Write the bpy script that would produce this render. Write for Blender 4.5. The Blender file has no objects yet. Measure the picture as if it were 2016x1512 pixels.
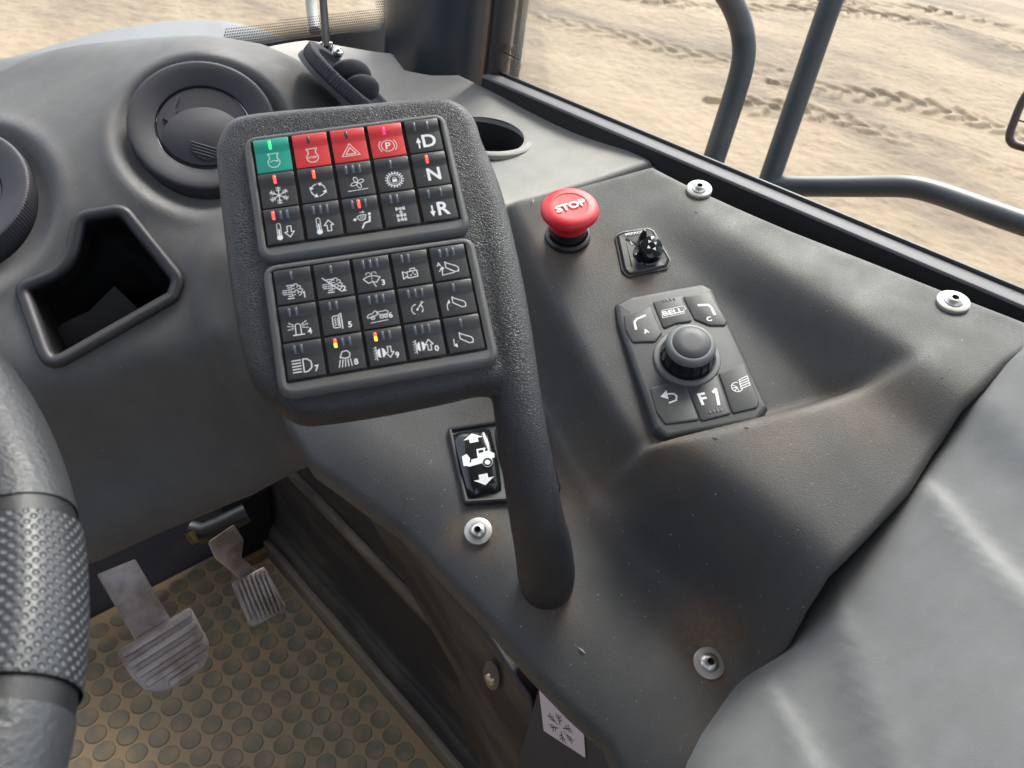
import bpy, bmesh, math, random
import numpy as np
from mathutils import Vector, Matrix
from mathutils.geometry import delaunay_2d_cdt
random.seed(4); rng = np.random.default_rng(4)
S = bpy.context.scene

# ------------------------------------------------------------------ camera, sky, sun, exposure
F = 1514.0
def _n(v):
    v = np.asarray(v, float); return v/np.linalg.norm(v)
_dn = _n([(680-1008)/F, -(2700-756)/F, -1.0]); _z = -_dn
_h = np.array([0, 0, -1.0]); _h = _n(_h-(_h@_z)*_z); _r = np.cross(_h, _z)
_a = math.radians(50)
M3 = np.array([math.sin(_a)*_h+math.cos(_a)*_r, math.cos(_a)*_h-math.sin(_a)*_r, _z])   # camera axes in world axes (x right, y ahead, z up)
EYE = np.array([0, 0, 1.2])
cam = bpy.data.cameras.new('camera'); co = bpy.data.objects.new('camera', cam); S.collection.objects.link(co)
mw = Matrix([[*M3[i], EYE[i]] for i in range(3)]+[[0, 0, 0, 1]]); co.matrix_world = mw
cam.sensor_width = 36; cam.lens = 36*F/2016; cam.clip_start = .02; cam.clip_end = 500
cam.dof.use_dof = True; cam.dof.focus_distance = .60; cam.dof.aperture_fstop = 18.0
S.camera = co
W = bpy.data.worlds.new('World'); S.world = W; W.use_nodes = True
nt = W.node_tree; bg = nt.nodes['Background']; sky = nt.nodes.new('ShaderNodeTexSky'); sky.sky_type = 'NISHITA'
sky.sun_disc = False; SUN_EL = math.radians(52); SUN_AZ = math.radians(62)      # azimuth from +y towards +x
sky.sun_elevation = SUN_EL; sky.sun_rotation = SUN_AZ; sky.dust_density = 4.0; sky.air_density = 1.0
hs = nt.nodes.new('ShaderNodeHueSaturation'); hs.inputs['Saturation'].default_value = .5; nt.links.new(sky.outputs[0], hs.inputs['Color']); nt.links.new(hs.outputs[0], bg.inputs[0]); bg.inputs[1].default_value = .15
sl = bpy.data.lights.new('sun', 'SUN'); so = bpy.data.objects.new('sun', sl); S.collection.objects.link(so)
sl.energy = 1.7; sl.angle = math.radians(24); sl.color = (1, .95, .88)
sd = Vector((math.sin(SUN_AZ)*math.cos(SUN_EL), math.cos(SUN_AZ)*math.cos(SUN_EL), math.sin(SUN_EL)))
so.rotation_euler = sd.to_track_quat('Z', 'Y').to_euler()
S.view_settings.view_transform = 'Standard'; S.view_settings.look = 'None'; S.view_settings.exposure = 1.95; S.view_settings.gamma = 1

# ------------------------------------------------------------------ picking real points in the cab
def ray(px, py): return M3@np.array([(px-1008)/F, -(py-756)/F, -1.0])
def at(px, py, d): return EYE+_n(ray(px, py))*d
def onz(px, py, z): q = ray(px, py); return EYE+q*(z-EYE[2])/q[2]
def onx(px, py, x): q = ray(px, py); return EYE+q*x/q[0]
def ony(px, py, y): q = ray(px, py); return EYE+q*y/q[1]
class Frame:
    def __init__(s, O, n, up=None, u=None):
        s.O = np.array(O, float); s.n = _n(n)
        if u is None:
            up = np.array(up if up is not None else [0, 1, 0.]); s.v = _n(up-(up@s.n)*s.n); s.u = np.cross(s.v, s.n)
        else:
            u = np.array(u, float); s.u = _n(u-(u@s.n)*s.n); s.v = np.cross(s.n, s.u)
    def hit(s, px, py, h=0):
        q = ray(px, py); t = (s.n@(s.O-EYE)+h)/(s.n@q); return s.loc(EYE+q*t)
    def loc(s, P): d = np.asarray(P)-s.O; return np.stack([d@s.u, d@s.v, d@s.n], -1)
    def w(s, a, b, h=0): return s.O+np.multiply.outer(a, s.u)+np.multiply.outer(b, s.v)+np.multiply.outer(h, s.n)
    def mat(s): return Matrix([[s.u[i], s.v[i], s.n[i], s.O[i]] for i in range(3)]+[[0, 0, 0, 1]])

# ------------------------------------------------------------------ objects and tags
C = S.collection
def tag(o, label=None, cat=None, group=None, kind=None):
    if label: o['label'] = label
    if cat: o['category'] = cat
    if group: o['group'] = group
    if kind: o['kind'] = kind
    return o
def empty(name, mat, label, cat, group=None):
    o = bpy.data.objects.new(name, None); C.objects.link(o); o.empty_display_size = .02
    o.matrix_world = mat; return tag(o, label, cat, group)
def mesh_from(name, V, Fc, m, smooth=True):
    me = bpy.data.meshes.new(name); me.from_pydata([tuple(map(float, v)) for v in V], [], [tuple(map(int, f)) for f in Fc])
    if m: me.materials.append(m)
    if smooth: me.polygons.foreach_set('use_smooth', [True]*len(me.polygons))
    me.update(); return me
def put(name, me, parent=None, mat=None):
    o = bpy.data.objects.new(name, me); C.objects.link(o)
    if parent: o.parent = parent
    if mat is not None: o.matrix_local = mat
    return o
def bm_put(name, bm, m, parent=None, mat=None, smooth=True, angle=40):
    bmesh.ops.recalc_face_normals(bm, faces=bm.faces)
    me = bpy.data.meshes.new(name); bm.to_mesh(me); bm.free(); me.materials.append(m)
    if smooth:
        me.polygons.foreach_set('use_smooth', [True]*len(me.polygons)); me.set_sharp_from_angle(angle=math.radians(angle))
    return put(name, me, parent, mat)
def smooth_poly(P, n=6, closed=True):
    P = np.array(P, float); k = len(P); out = []
    for i in range(k if closed else k-1):
        g = (lambda j: P[j % k]) if closed else (lambda j: P[min(max(j, 0), k-1)])
        p0, p1, p2, p3 = g(i-1), g(i), g(i+1), g(i+2)
        for t in np.linspace(0, 1, n, endpoint=False):
            out.append(.5*((2*p1)+(p2-p0)*t+(2*p0-5*p1+4*p2-p3)*t*t+(3*p1-p0-3*p2+p3)*t**3))
    if not closed: out.append(P[-1])
    return np.array(out)
def round_poly(P, r, n=6):
    """polygon with its corners rounded; r may be a list"""
    P = np.array(P, float); k = len(P); out = []
    for i in range(k):
        ri = r[i] if hasattr(r, '__len__') else r
        a, b, c = P[i-1], P[i], P[(i+1) % k]; da, dc = _n(a-b), _n(c-b)
        ang = math.acos(max(-1, min(1, da@dc))); L = min(ri/math.tan(ang/2), .49*np.linalg.norm(a-b), .49*np.linalg.norm(c-b))
        p, q = b+da*L, b+dc*L
        for t in np.linspace(0, 1, n+1): out.append((1-t)**2*p+2*t*(1-t)*b+t*t*q)
    return np.array(out)
def inset(P, d):
    """move a closed counter-clockwise polygon inwards by d"""
    P = np.array(P, float); k = len(P); out = []
    area = .5*np.sum(P[:, 0]*np.roll(P[:, 1], -1)-np.roll(P[:, 0], -1)*P[:, 1]); s = 1 if area > 0 else -1
    for i in range(k):
        e1, e2 = P[i]-P[i-1], P[(i+1) % k]-P[i]
        n1 = np.array([-e1[1], e1[0]]); n2 = np.array([-e2[1], e2[0]]); m = n1/(np.linalg.norm(n1)+1e-12)+n2/(np.linalg.norm(n2)+1e-12)
        m = m/(np.linalg.norm(m)+1e-12); out.append(P[i]+s*m*d)
    return np.array(out)
def rings_mesh(rings, cap0=False, cap1=True, closed=True):
    """rings: list of (n,3) arrays of the same count joined by quads"""
    V = np.concatenate(rings); n = len(rings[0]); Fc = []
    for i in range(len(rings)-1):
        for j in range(n if closed else n-1):
            k = (j+1) % n; Fc.append((i*n+j, i*n+k, (i+1)*n+k, (i+1)*n+j))
    if cap0: Fc.append(tuple(range(n))[::-1])
    if cap1: Fc.append(tuple((len(rings)-1)*n+j for j in range(n)))
    return V, Fc
def pad_rings(P, prof):
    """prof: list of (inset, height)"""
    return [np.column_stack([inset(P, a) if a else np.array(P, float), np.full(len(P), h)]) for a, h in prof]
def pad(name, P, prof, m, parent=None, mat=None, cap0=False, angle=40):
    V, Fc = rings_mesh(pad_rings(P, prof), cap0, True)
    bm = bmesh.new(); vs = [bm.verts.new(v) for v in V]
    for f in Fc: bm.faces.new([vs[i] for i in f])
    return bm_put(name, bm, m, parent, mat, True, angle)
def lathe(prof, n=48, wob=None, cap=True):
    a = np.linspace(0, 2*math.pi, n, endpoint=False); R = []
    for k, (r, h) in enumerate(prof):
        rr = np.full(n, r) if wob is None else r+wob(k, a)
        R.append(np.column_stack([rr*np.cos(a), rr*np.sin(a), np.full(n, h)]))
    return rings_mesh(R, False, cap)
def lathe_put(name, prof, m, parent=None, mat=None, n=48, wob=None, cap=True, angle=40):
    V, Fc = lathe(prof, n, wob, cap); bm = bmesh.new(); vs = [bm.verts.new(v) for v in V]
    for f in Fc: bm.faces.new([vs[i] for i in f])
    return bm_put(name, bm, m, parent, mat, True, angle)
def tube(path, rad, n=16, caps=True):
    P = np.array(path, float); k = len(P); rad = np.full(k, rad) if np.isscalar(rad) else np.array(rad)
    T = np.gradient(P, axis=0); T /= np.linalg.norm(T, axis=1)[:, None]
    u = _n(np.cross(T[0], [0.3, .2, .93])); R = []; a = np.linspace(0, 2*math.pi, n, endpoint=False)
    for i in range(k):
        u = _n(u-(u@T[i])*T[i]); v = np.cross(T[i], u)
        R.append(P[i]+rad[i]*(np.outer(np.cos(a), u)+np.outer(np.sin(a), v)))
    return rings_mesh(R, caps, caps)
def tube_put(name, path, rad, m, parent=None, n=16, mat=None):
    V, Fc = tube(path, rad, n); bm = bmesh.new(); vs = [bm.verts.new(v) for v in V]
    for f in Fc: bm.faces.new([vs[i] for i in f])
    return bm_put(name, bm, m, parent, mat, True, 50)
def box_bm(bm, lo, hi, M=None):
    lo, hi = np.array(lo, float), np.array(hi, float)
    r = bmesh.ops.create_cube(bm, size=1, matrix=(M or Matrix())@Matrix.Translation((lo+hi)/2)@Matrix.Diagonal((*(hi-lo), 1)))
    return r['verts']
def bevel_all(bm, w, seg=2):
    bmesh.ops.bevel(bm, geom=list(bm.edges), offset=w, segments=seg, profile=.5, affect='EDGES', clamp_overlap=True)

# ------------------------------------------------------------------ smooth moulded panels
def tps_fit(P, h, lam=1e-5):
    P = np.array(P); n = len(P); r2 = ((P[:, None]-P[None])**2).sum(-1)+1e-12
    K = r2*np.log(r2)*.5+lam*np.eye(n); A = np.zeros((n+3, n+3)); A[:n, :n] = K; A[:n, n] = 1; A[:n, n+1:] = P; A[n, :n] = 1; A[n+1:, :n] = P.T
    w = np.linalg.solve(A, np.concatenate([h, [0, 0, 0]]))
    def ev(Q):
        Q = np.atleast_2d(Q); out = np.empty(len(Q))
        for i in range(0, len(Q), 8000):
            q = Q[i:i+8000]; d = ((q[:, None]-P[None])**2).sum(-1)+1e-12
            out[i:i+8000] = (d*np.log(d)*.5)@w[:n]+w[n]+q@w[n+1:]
        return out
    return ev
def in_poly(Q, P):
    x, y = Q[:, 0], Q[:, 1]; c = np.zeros(len(Q), bool)
    for i in range(len(P)):
        x1, y1 = P[i-1]; x2, y2 = P[i]
        if y1 == y2: continue
        c ^= ((y1 > y) != (y2 > y)) & (x < (x2-x1)*(y-y1)/(y2-y1)+x1)
    return c
def dist_poly(Q, P):
    d = np.full(len(Q), 9e9)
    for i in range(len(P)):
        a, b = P[i-1], P[i]; e = b-a; L = e@e+1e-15; t = np.clip(((Q-a)@e)/L, 0, 1)
        d = np.minimum(d, np.linalg.norm(Q-a-t[:, None]*e, axis=1))
    return d
class Panel:
    def __init__(s, frame, ctrl, lam=1e-5, extra=None):
        s.f = frame; L = frame.loc(np.array(ctrl)); s.base = tps_fit(L[:, :2], L[:, 2]-(extra(L[:, :2]) if extra else 0), lam); s.extra = extra
    def H(s, Q):
        Q = np.atleast_2d(Q); h = s.base(Q); return h+(s.extra(Q) if s.extra else 0)
    def pick(s, px, py):
        h = 0.
        for _ in range(40):
            p = s.f.hit(px, py, h); h = .5*h+.5*float(s.H(p[:2])[0])
        return s.f.hit(px, py, h)[:2]
    def point(s, px, py):
        p = s.pick(px, py); return s.f.w(p[0], p[1], float(s.H(p)[0]))
    def normal(s, px, py, e=.004):
        p = s.pick(px, py); a = [float(s.H(p+np.array(d))[0]) for d in ((e, 0), (-e, 0), (0, e), (0, -e))]
        return _n(s.f.n-(a[0]-a[1])/(2*e)*s.f.u-(a[2]-a[3])/(2*e)*s.f.v)
    def build(s, name, outline, m, step=.004, r=.006, skirt=.05, holes=(), parent=None, spots=()):
        P = np.array(outline); seg = []
        for i in range(len(P)):
            a, b = P[i-1], P[i]; k = max(1, int(np.linalg.norm(b-a)/step)); seg += [a+(b-a)*t for t in np.linspace(0, 1, k, endpoint=False)]
        B = np.array(seg)
        if .5*np.sum(B[:, 0]*np.roll(B[:, 1], -1)-np.roll(B[:, 0], -1)*B[:, 1]) < 0: B = B[::-1]
        lo, hi = B.min(0), B.max(0)
        gx, gy = np.meshgrid(np.arange(lo[0], hi[0], step), np.arange(lo[1], hi[1], step)); gx[::2] += step/2
        G = np.column_stack([gx.ravel(), gy.ravel()]); G = G[in_poly(G, P)]; dG = dist_poly(G, P); G = G[dG > r*1.15 if r else dG > step*.4]
        pts = [G]
        if r:
            for t in (.12, .3, .55, .8, 1.05):
                I = inset(B, r*t); ok = in_poly(I, P) & (dist_poly(I, P) > r*t*.85); pts.append(I[ok])
        Hs = []; cons = []
        for Hh in holes:
            Hh = np.array(Hh); Hs.append(Hh)
        G2 = np.concatenate(pts)
        for Hh in Hs: G2 = G2[~in_poly(G2, Hh) & (dist_poly(G2, Hh) > step*.3)]
        V = list(map(tuple, B)); n = len(V); E = [(i, (i+1) % n) for i in range(n)]
        for Hh in Hs:
            o = len(V); V += list(map(tuple, Hh)); E += [(o+i, o+(i+1) % len(Hh)) for i in range(len(Hh))]
        V += list(map(tuple, G2))
        res = delaunay_2d_cdt([Vector(v) for v in V], E, [], 1, 1e-7)
        Q = np.array([tuple(v) for v in res[0]]); Tr = np.array([f for f in res[2] if len(f) == 3])
        cen = Q[Tr].mean(1); keep = in_poly(cen, B)
        for Hh in Hs: keep &= ~in_poly(cen, Hh)
        Tr = Tr[keep]
        h = s.H(Q); d = dist_poly(Q, B)
        if r: t = np.clip(1-d/r, 0, 1); h = h-r*(1-np.sqrt(np.maximum(0, 1-t*t)))
        X = s.f.w(Q[:, 0], Q[:, 1], h)
        Fc = [tuple(t) for t in Tr]
        # skirt along the outer edge
        cnt = {}
        for t in Tr:
            for a, b in ((t[0], t[1]), (t[1], t[2]), (t[2], t[0])):
                cnt[(a, b)] = 1
        outer = dist_poly(Q, B) < 1e-6
        bd = [(a, b) for (a, b) in cnt if (b, a) not in cnt and outer[a] and outer[b]]
        if skirt:
            mp = {}; X = list(X)
            for a, b in bd:
                for q in (a, b):
                    if q not in mp:
                        mp[q] = len(X); X.append(X[q]-s.f.n*skirt)
                Fc.append((b, a, mp[a], mp[b]))
            X = np.array(X)
        me = mesh_from(name, X, Fc, m)
        if r == 0: me.set_sharp_from_angle(angle=math.radians(50))
        ca = me.color_attributes.new('dirt', 'FLOAT_COLOR', 'POINT'); val = np.zeros(len(X))
        for (px, py, rad, amt) in spots:
            c = s.point(px, py); val = np.maximum(val, amt*np.exp(-((X-c)**2).sum(1)/rad**2))
        ca.data.foreach_set('color', np.column_stack([val, val, val, np.ones(len(X))]).astype(np.float32).ravel())
        return put(name, me, parent)

# ------------------------------------------------------------------ materials
def mat_new(name):
    m = bpy.data.materials.new(name); m.use_nodes = True; return m, m.node_tree.nodes, m.node_tree.links, m.node_tree.nodes['Principled BSDF']
def simple(name, col, rough=.5, metal=0, spec=.5, emit=None, es=0, noise=0, nscale=200, bump=0, coat=0):
    m, N, L, B = mat_new(name)
    B.inputs['Base Color'].default_value = (*col, 1); B.inputs['Roughness'].default_value = rough; B.inputs['Metallic'].default_value = metal
    B.inputs['Specular IOR Level'].default_value = spec; B.inputs['Coat Weight'].default_value = coat
    if emit: B.inputs['Emission Color'].default_value = (*emit, 1); B.inputs['Emission Strength'].default_value = es
    if noise or bump:
        tc = N.new('ShaderNodeTexCoord'); nz = N.new('ShaderNodeTexNoise'); nz.inputs['Scale'].default_value = nscale; nz.inputs['Detail'].default_value = 5
        L.new(tc.outputs['Object'], nz.inputs['Vector'])
        if noise:
            mx = N.new('ShaderNodeMix'); mx.data_type = 'RGBA'; mx.inputs[6].default_value = (*[c*(1-noise) for c in col], 1); mx.inputs[7].default_value = (*[min(1, c*(1+noise)) for c in col], 1)
            L.new(nz.outputs[0], mx.inputs[0]); L.new(mx.outputs[2], B.inputs['Base Color'])
        if bump:
            b = N.new('ShaderNodeBump'); b.inputs['Strength'].default_value = bump; b.inputs['Distance'].default_value = .0005
            L.new(nz.outputs[0], b.inputs['Height']); L.new(b.outputs[0], B.inputs['Normal'])
    return m
def grained(name, col, rough=.5, gscale=700, gdist=.0003, gstr=.6, dust=0, dustcol=(.20, .155, .11), dscale=9, kind='fine', spec=.5, spots=False, specks=0):
    """moulded plastic: fine leather grain as bump, wandering dust as colour"""
    m, N, L, B = mat_new(name)
    B.inputs['Roughness'].default_value = rough; B.inputs['Specular IOR Level'].default_value = spec
    tc = N.new('ShaderNodeTexCoord')
    def noise(sc, det=4, dist=0):
        n = N.new('ShaderNodeTexNoise'); n.inputs['Scale'].default_value = sc; n.inputs['Detail'].default_value = det; n.inputs['Distortion'].default_value = dist
        L.new(tc.outputs['Object'], n.inputs['Vector']); return n.outputs[0]
    def ramp(src, a, b, lo=0, hi=1):
        r = N.new('ShaderNodeMapRange'); L.new(src, r.inputs[0])
        for i, v in enumerate((a, b, lo, hi)): r.inputs[i+1].default_value = v
        return r.outputs[0]
    def math_(op, a, b):
        n = N.new('ShaderNodeMath'); n.operation = op
        for i, v in enumerate((a, b)):
            if isinstance(v, (int, float)): n.inputs[i].default_value = v
            else: L.new(v, n.inputs[i])
        return n.outputs[0]
    def mix(f, a, b):
        x = N.new('ShaderNodeMix'); x.data_type = 'RGBA'
        if isinstance(f, (int, float)): x.inputs[0].default_value = f
        else: L.new(f, x.inputs[0])
        for i, v in ((6, a), (7, b)):
            if isinstance(v, tuple): x.inputs[i].default_value = (*v, 1)
            else: L.new(v, x.inputs[i])
        return x.outputs[2]
    base = mix(noise(60, 5), tuple(c*.82 for c in col), tuple(c*1.18 for c in col))
    if dust:
        fac = math_('MULTIPLY', ramp(noise(dscale, 6, .4), .35, .72), dust)
        fac = math_('MULTIPLY', fac, ramp(noise(900, 3), .3, .7, .45, 1))
        base = mix(fac, base, dustcol)
    if spots:
        at_ = N.new('ShaderNodeAttribute'); at_.attribute_name = 'dirt'
        fac = math_('MULTIPLY', at_.outputs['Fac'], ramp(noise(260, 6), .25, .65, .35, 1))
        base = mix(fac, base, (.17, .11, .06))
    if specks:
        fac = math_('MULTIPLY', ramp(noise(420, 1), .74, .78), specks); base = mix(fac, base, (.45, .42, .37))
    L.new(base, B.inputs['Base Color'])
    L.new(ramp(noise(35, 5), .3, .7, rough-.07, rough+.08), B.inputs['Roughness'])
    v = N.new('ShaderNodeTexVoronoi'); v.feature = 'DISTANCE_TO_EDGE' if kind == 'pebble' else 'F1'; v.inputs['Scale'].default_value = gscale
    mp = N.new('ShaderNodeMapping'); wn = N.new('ShaderNodeTexNoise'); wn.inputs['Scale'].default_value = gscale*.6; wn.inputs['Detail'].default_value = 2
    L.new(tc.outputs['Object'], wn.inputs['Vector']); va = N.new('ShaderNodeVectorMath'); va.operation = 'MULTIPLY_ADD'
    L.new(wn.outputs['Color'], va.inputs[0]); va.inputs[1].default_value = (1.2/gscale,)*3; L.new(tc.outputs['Object'], va.inputs[2]); L.new(va.outputs[0], v.inputs['Vector'])
    hsrc = ramp(v.outputs['Distance'], 0, .18) if kind == 'pebble' else v.outputs['Distance']
    hsum = math_('ADD', hsrc, math_('MULTIPLY', noise(gscale*1.9, 2), .5))
    b = N.new('ShaderNodeBump'); b.inputs['Strength'].default_value = gstr; b.inputs['Distance'].default_value = gdist
    L.new(hsum, b.inputs['Height']); L.new(b.outputs[0], B.inputs['Normal'])
    return m
M = {}
M['console'] = grained('console_plastic', (.048, .049, .051), .56, 1050, .00020, .5, dust=.34, dustcol=(.140, .126, .104), spots=True, specks=.2, spec=.4)
M['dash'] = grained('dash_plastic', (.088, .0895, .090), .62, 900, .00016, .5, dust=.14, dustcol=(.15, .138, .12), dscale=22, spots=True, specks=.2, spec=.35)
M['shelf'] = grained('shelf_plastic', (.185, .184, .174), .60, 900, .00016, .5, dust=.6, dustcol=(.34, .31, .26), specks=.2)
M['side'] = grained('side_panel_plastic', (.175, .179, .180), .62, 1700, .00013, .4, dust=.12, dustcol=(.17, .15, .12), specks=.12)
M['pod'] = grained('pod_leather_grain', (.022, .023, .026), .46, 720, .00030, .55, kind='pebble')
M['wheel'] = grained('wheel_leather', (.040, .042, .046), .40, 480, .00028, .6)
M['black'] = grained('black_plastic', (.014, .0145, .016), .42, 1200, .0001, .3)
M['vent'] = grained('vent_plastic', (.028, .029, .036), .62, 1500, .0001, .3)
M['bezel'] = grained('bezel_rubber', (.078, .082, .086), .55, 1400, .0001, .4, dust=.5, dustcol=(.15, .125, .095), dscale=40)
M['key'] = grained('key_plastic', (.026, .028, .031), .45, 2000, .00006, .3, dust=.25, dustcol=(.10, .09, .08), dscale=60, specks=.25)
M['key_red'] = simple('key_red', (.62, .045, .05), .42, noise=.06)
M['key_green'] = simple('key_green', (.02, .30, .22), .42, noise=.06)
M['gap'] = simple('key_gap_dirt', (.035, .028, .021), .8, noise=.5, nscale=300)
M['white'] = simple('print_white', (.72, .73, .72), .5)
M['pale'] = simple('print_pale', (.75, .62, .58), .5)
M['palegreen'] = simple('print_pale_green', (.52, .72, .66), .5)
M['lamp_off'] = simple('lamp_unlit', (.085, .10, .125), .3)
M['lamp_dark'] = simple('lamp_unlit_dark', (.05, .02, .025), .3)
M['lamp_red'] = simple('lamp_red', (.7, .02, .02), .3, emit=(1, .06, .04), es=.75)
M['lamp_pink'] = simple('lamp_pink', (.7, .02, .08), .3, emit=(1, .02, .12), es=.5)
M['lamp_green'] = simple('lamp_green', (.02, .7, .1), .3, emit=(.02, 1, .12), es=.7)
M['lamp_amber'] = simple('lamp_amber', (.8, .3, .02), .3, emit=(1, .42, .02), es=1.2)
M['stop_red'] = simple('stop_red', (.58, .012, .024), .45, coat=0, noise=.08, nscale=300)
M['gloss'] = simple('gloss_black', (.010, .011, .013), .16)
M['steel'] = simple('zinc_steel', (.62, .61, .58), .34, metal=1, noise=.12, nscale=500)
M['washer'] = simple('washer_zinc', (.45, .44, .41), .45, metal=.55, noise=.15, nscale=400)
M['chrome'] = simple('chrome', (.8, .8, .8), .08, metal=1)
M['knob_grey'] = simple('knob_grey', (.13, .135, .14), .45)
M['knob_cap'] = simple('knob_cap', (.032, .036, .042), .5)
M['glass_trim'] = simple('window_rubber', (.02, .022, .024), .5)
M['sill'] = simple('sill_strip', (.12, .117, .124), .62, noise=.08, nscale=90)
M['pillar'] = simple('pillar_paint', (.022, .028, .036), .32, spec=.6)
M['rail'] = simple('rail_paint', (.030, .033, .038), .45, noise=.35, nscale=25, bump=.1)
M['guard'] = simple('guard_paint', (.05, .028, .024), .5)
M['dark'] = simple('dark_void', (.006, .006, .007), .7)
M['frit'] = simple('frit_ceramic', (.008, .009, .011), .4)
M['bonnet'] = simple('bonnet_paint', (.085, .088, .094), .65, noise=.1, nscale=4)
M['decal'] = simple('decal_white', (.72, .68, .74), .4)
M['ink'] = simple('decal_ink', (.02, .02, .022), .5)
M['cabinet'] = simple('cabinet_paint', (.035, .042, .052), .5, noise=.3, nscale=20)

# dusty kick panel / floor / pedal materials
def dusty(name, col, dustcol, amount, scale, rough=.6, stretch=(1, 1, 1), bump=.3, metal=0):
    m, N, L, B = mat_new(name); tc = N.new('ShaderNodeTexCoord'); mp = N.new('ShaderNodeMapping'); mp.inputs['Scale'].default_value = stretch
    L.new(tc.outputs['Object'], mp.inputs[0]); a = N.new('ShaderNodeTexNoise'); a.inputs['Scale'].default_value = scale; a.inputs['Detail'].default_value = 8; a.inputs['Roughness'].default_value = .62
    L.new(mp.outputs[0], a.inputs['Vector']); r = N.new('ShaderNodeMapRange'); L.new(a.outputs[0], r.inputs[0])
    r.inputs[1].default_value = .62-amount*.35; r.inputs[2].default_value = .78-amount*.25
    mx = N.new('ShaderNodeMix'); mx.data_type = 'RGBA'; mx.inputs[6].default_value = (*col, 1); mx.inputs[7].default_value = (*dustcol, 1)
    L.new(r.outputs[0], mx.inputs[0]); L.new(mx.outputs[2], B.inputs['Base Color']); B.inputs['Roughness'].default_value = rough; B.inputs['Metallic'].default_value = metal
    b = N.new('ShaderNodeBump'); b.inputs['Strength'].default_value = bump; b.inputs['Distance'].default_value = .001
    c = N.new('ShaderNodeTexNoise'); c.inputs['Scale'].default_value = 260; c.inputs['Detail'].default_value = 4; L.new(tc.outputs['Object'], c.inputs['Vector'])
    L.new(c.outputs[0], b.inputs['Height']); L.new(b.outputs[0], B.inputs['Normal']); return m
M['mat_base'] = dusty('floor_mat_dust', (.32, .25, .155), (.37, .25, .135), .6, 7, .75)
M['mat_stud'] = dusty('floor_mat_stud', (.185, .16, .11), (.29, .22, .13), .5, 14, .6)
M['kick'] = dusty('kick_panel_plastic', (.036, .033, .031), (.115, .098, .078), .48, 9, .72, (1, .35, 1.6))
M['skirting'] = dusty('skirting_scuffed', (.065, .056, .048), (.235, .195, .145), .75, 14, .8, (1, .3, 1))
M['bulkhead'] = dusty('bulkhead_paint', (.085, .085, .105), (.17, .13, .09), .25, 8, .5)
M['pedal'] = dusty('pedal_metal', (.42, .37, .35), (.22, .17, .14), .5, 25, .42, metal=.35)
M['rust'] = dusty('rusty_bracket', (.05, .035, .025), (.22, .12, .05), .6, 12, .7)

def glass_mat():
    m, N, L, B = mat_new('window_glass'); out = [n for n in N if n.type == 'OUTPUT_MATERIAL'][0]; N.remove(B)
    t = N.new('ShaderNodeBsdfTransparent'); t.inputs[0].default_value = (.93, .95, .94, 1); g = N.new('ShaderNodeBsdfGlossy'); g.inputs['Roughness'].default_value = .02
    fr = N.new('ShaderNodeFresnel'); fr.inputs[0].default_value = 1.45; x = N.new('ShaderNodeMixShader'); mm = N.new('ShaderNodeMath'); mm.operation = 'MULTIPLY'; mm.inputs[1].default_value = .4
    L.new(fr.outputs[0], mm.inputs[0]); L.new(mm.outputs[0], x.inputs[0]); L.new(t.outputs[0], x.inputs[1]); L.new(g.outputs[0], x.inputs[2]); L.new(x.outputs[0], out.inputs[0]); return m
M['glass'] = glass_mat()
def sand_mat():
    m, N, L, B = mat_new('sand'); tc = N.new('ShaderNodeTexCoord')
    def nz(sc, det, st=(1, 1, 1)):
        mp = N.new('ShaderNodeMapping'); mp.inputs['Scale'].default_value = st; mp.inputs['Rotation'].default_value = (0, 0, math.radians(-35)); L.new(tc.outputs['Object'], mp.inputs[0])
        n = N.new('ShaderNodeTexNoise'); n.inputs['Scale'].default_value = sc; n.inputs['Detail'].default_value = det; n.inputs['Roughness'].default_value = .6; L.new(mp.outputs[0], n.inputs['Vector']); return n.outputs[0]
    r = N.new('ShaderNodeValToRGB'); L.new(nz(.55, 9, (1, .45, 1)), r.inputs[0])
    e = r.color_ramp.elements; e[0].position = .32; e[0].color = (.085, .061, .041, 1); e[1].position = .68; e[1].color = (.215, .163, .107, 1); x = e.new(.48); x.color = (.172, .126, .080, 1)
    r2 = N.new('ShaderNodeMix'); r2.data_type = 'RGBA'; r2.blend_type = 'MULTIPLY'; r2.inputs[0].default_value = .5; L.new(r.outputs[0], r2.inputs[6])
    r3 = N.new('ShaderNodeValToRGB'); L.new(nz(9, 6), r3.inputs[0]); r3.color_ramp.elements[0].position = .3; r3.color_ramp.elements[0].color = (.62, .6, .58, 1); r3.color_ramp.elements[1].position = .6; L.new(r3.outputs[0], r2.inputs[7])
    L.new(r2.outputs[2], B.inputs['Base Color']); B.inputs['Roughness'].default_value = .9
    b = N.new('ShaderNodeBump'); b.inputs['Strength'].default_value = .8; b.inputs['Distance'].default_value = .05; L.new(nz(5, 8), b.inputs['Height']); L.new(b.outputs[0], B.inputs['Normal']); return m
M['sand'] = sand_mat()

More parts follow.
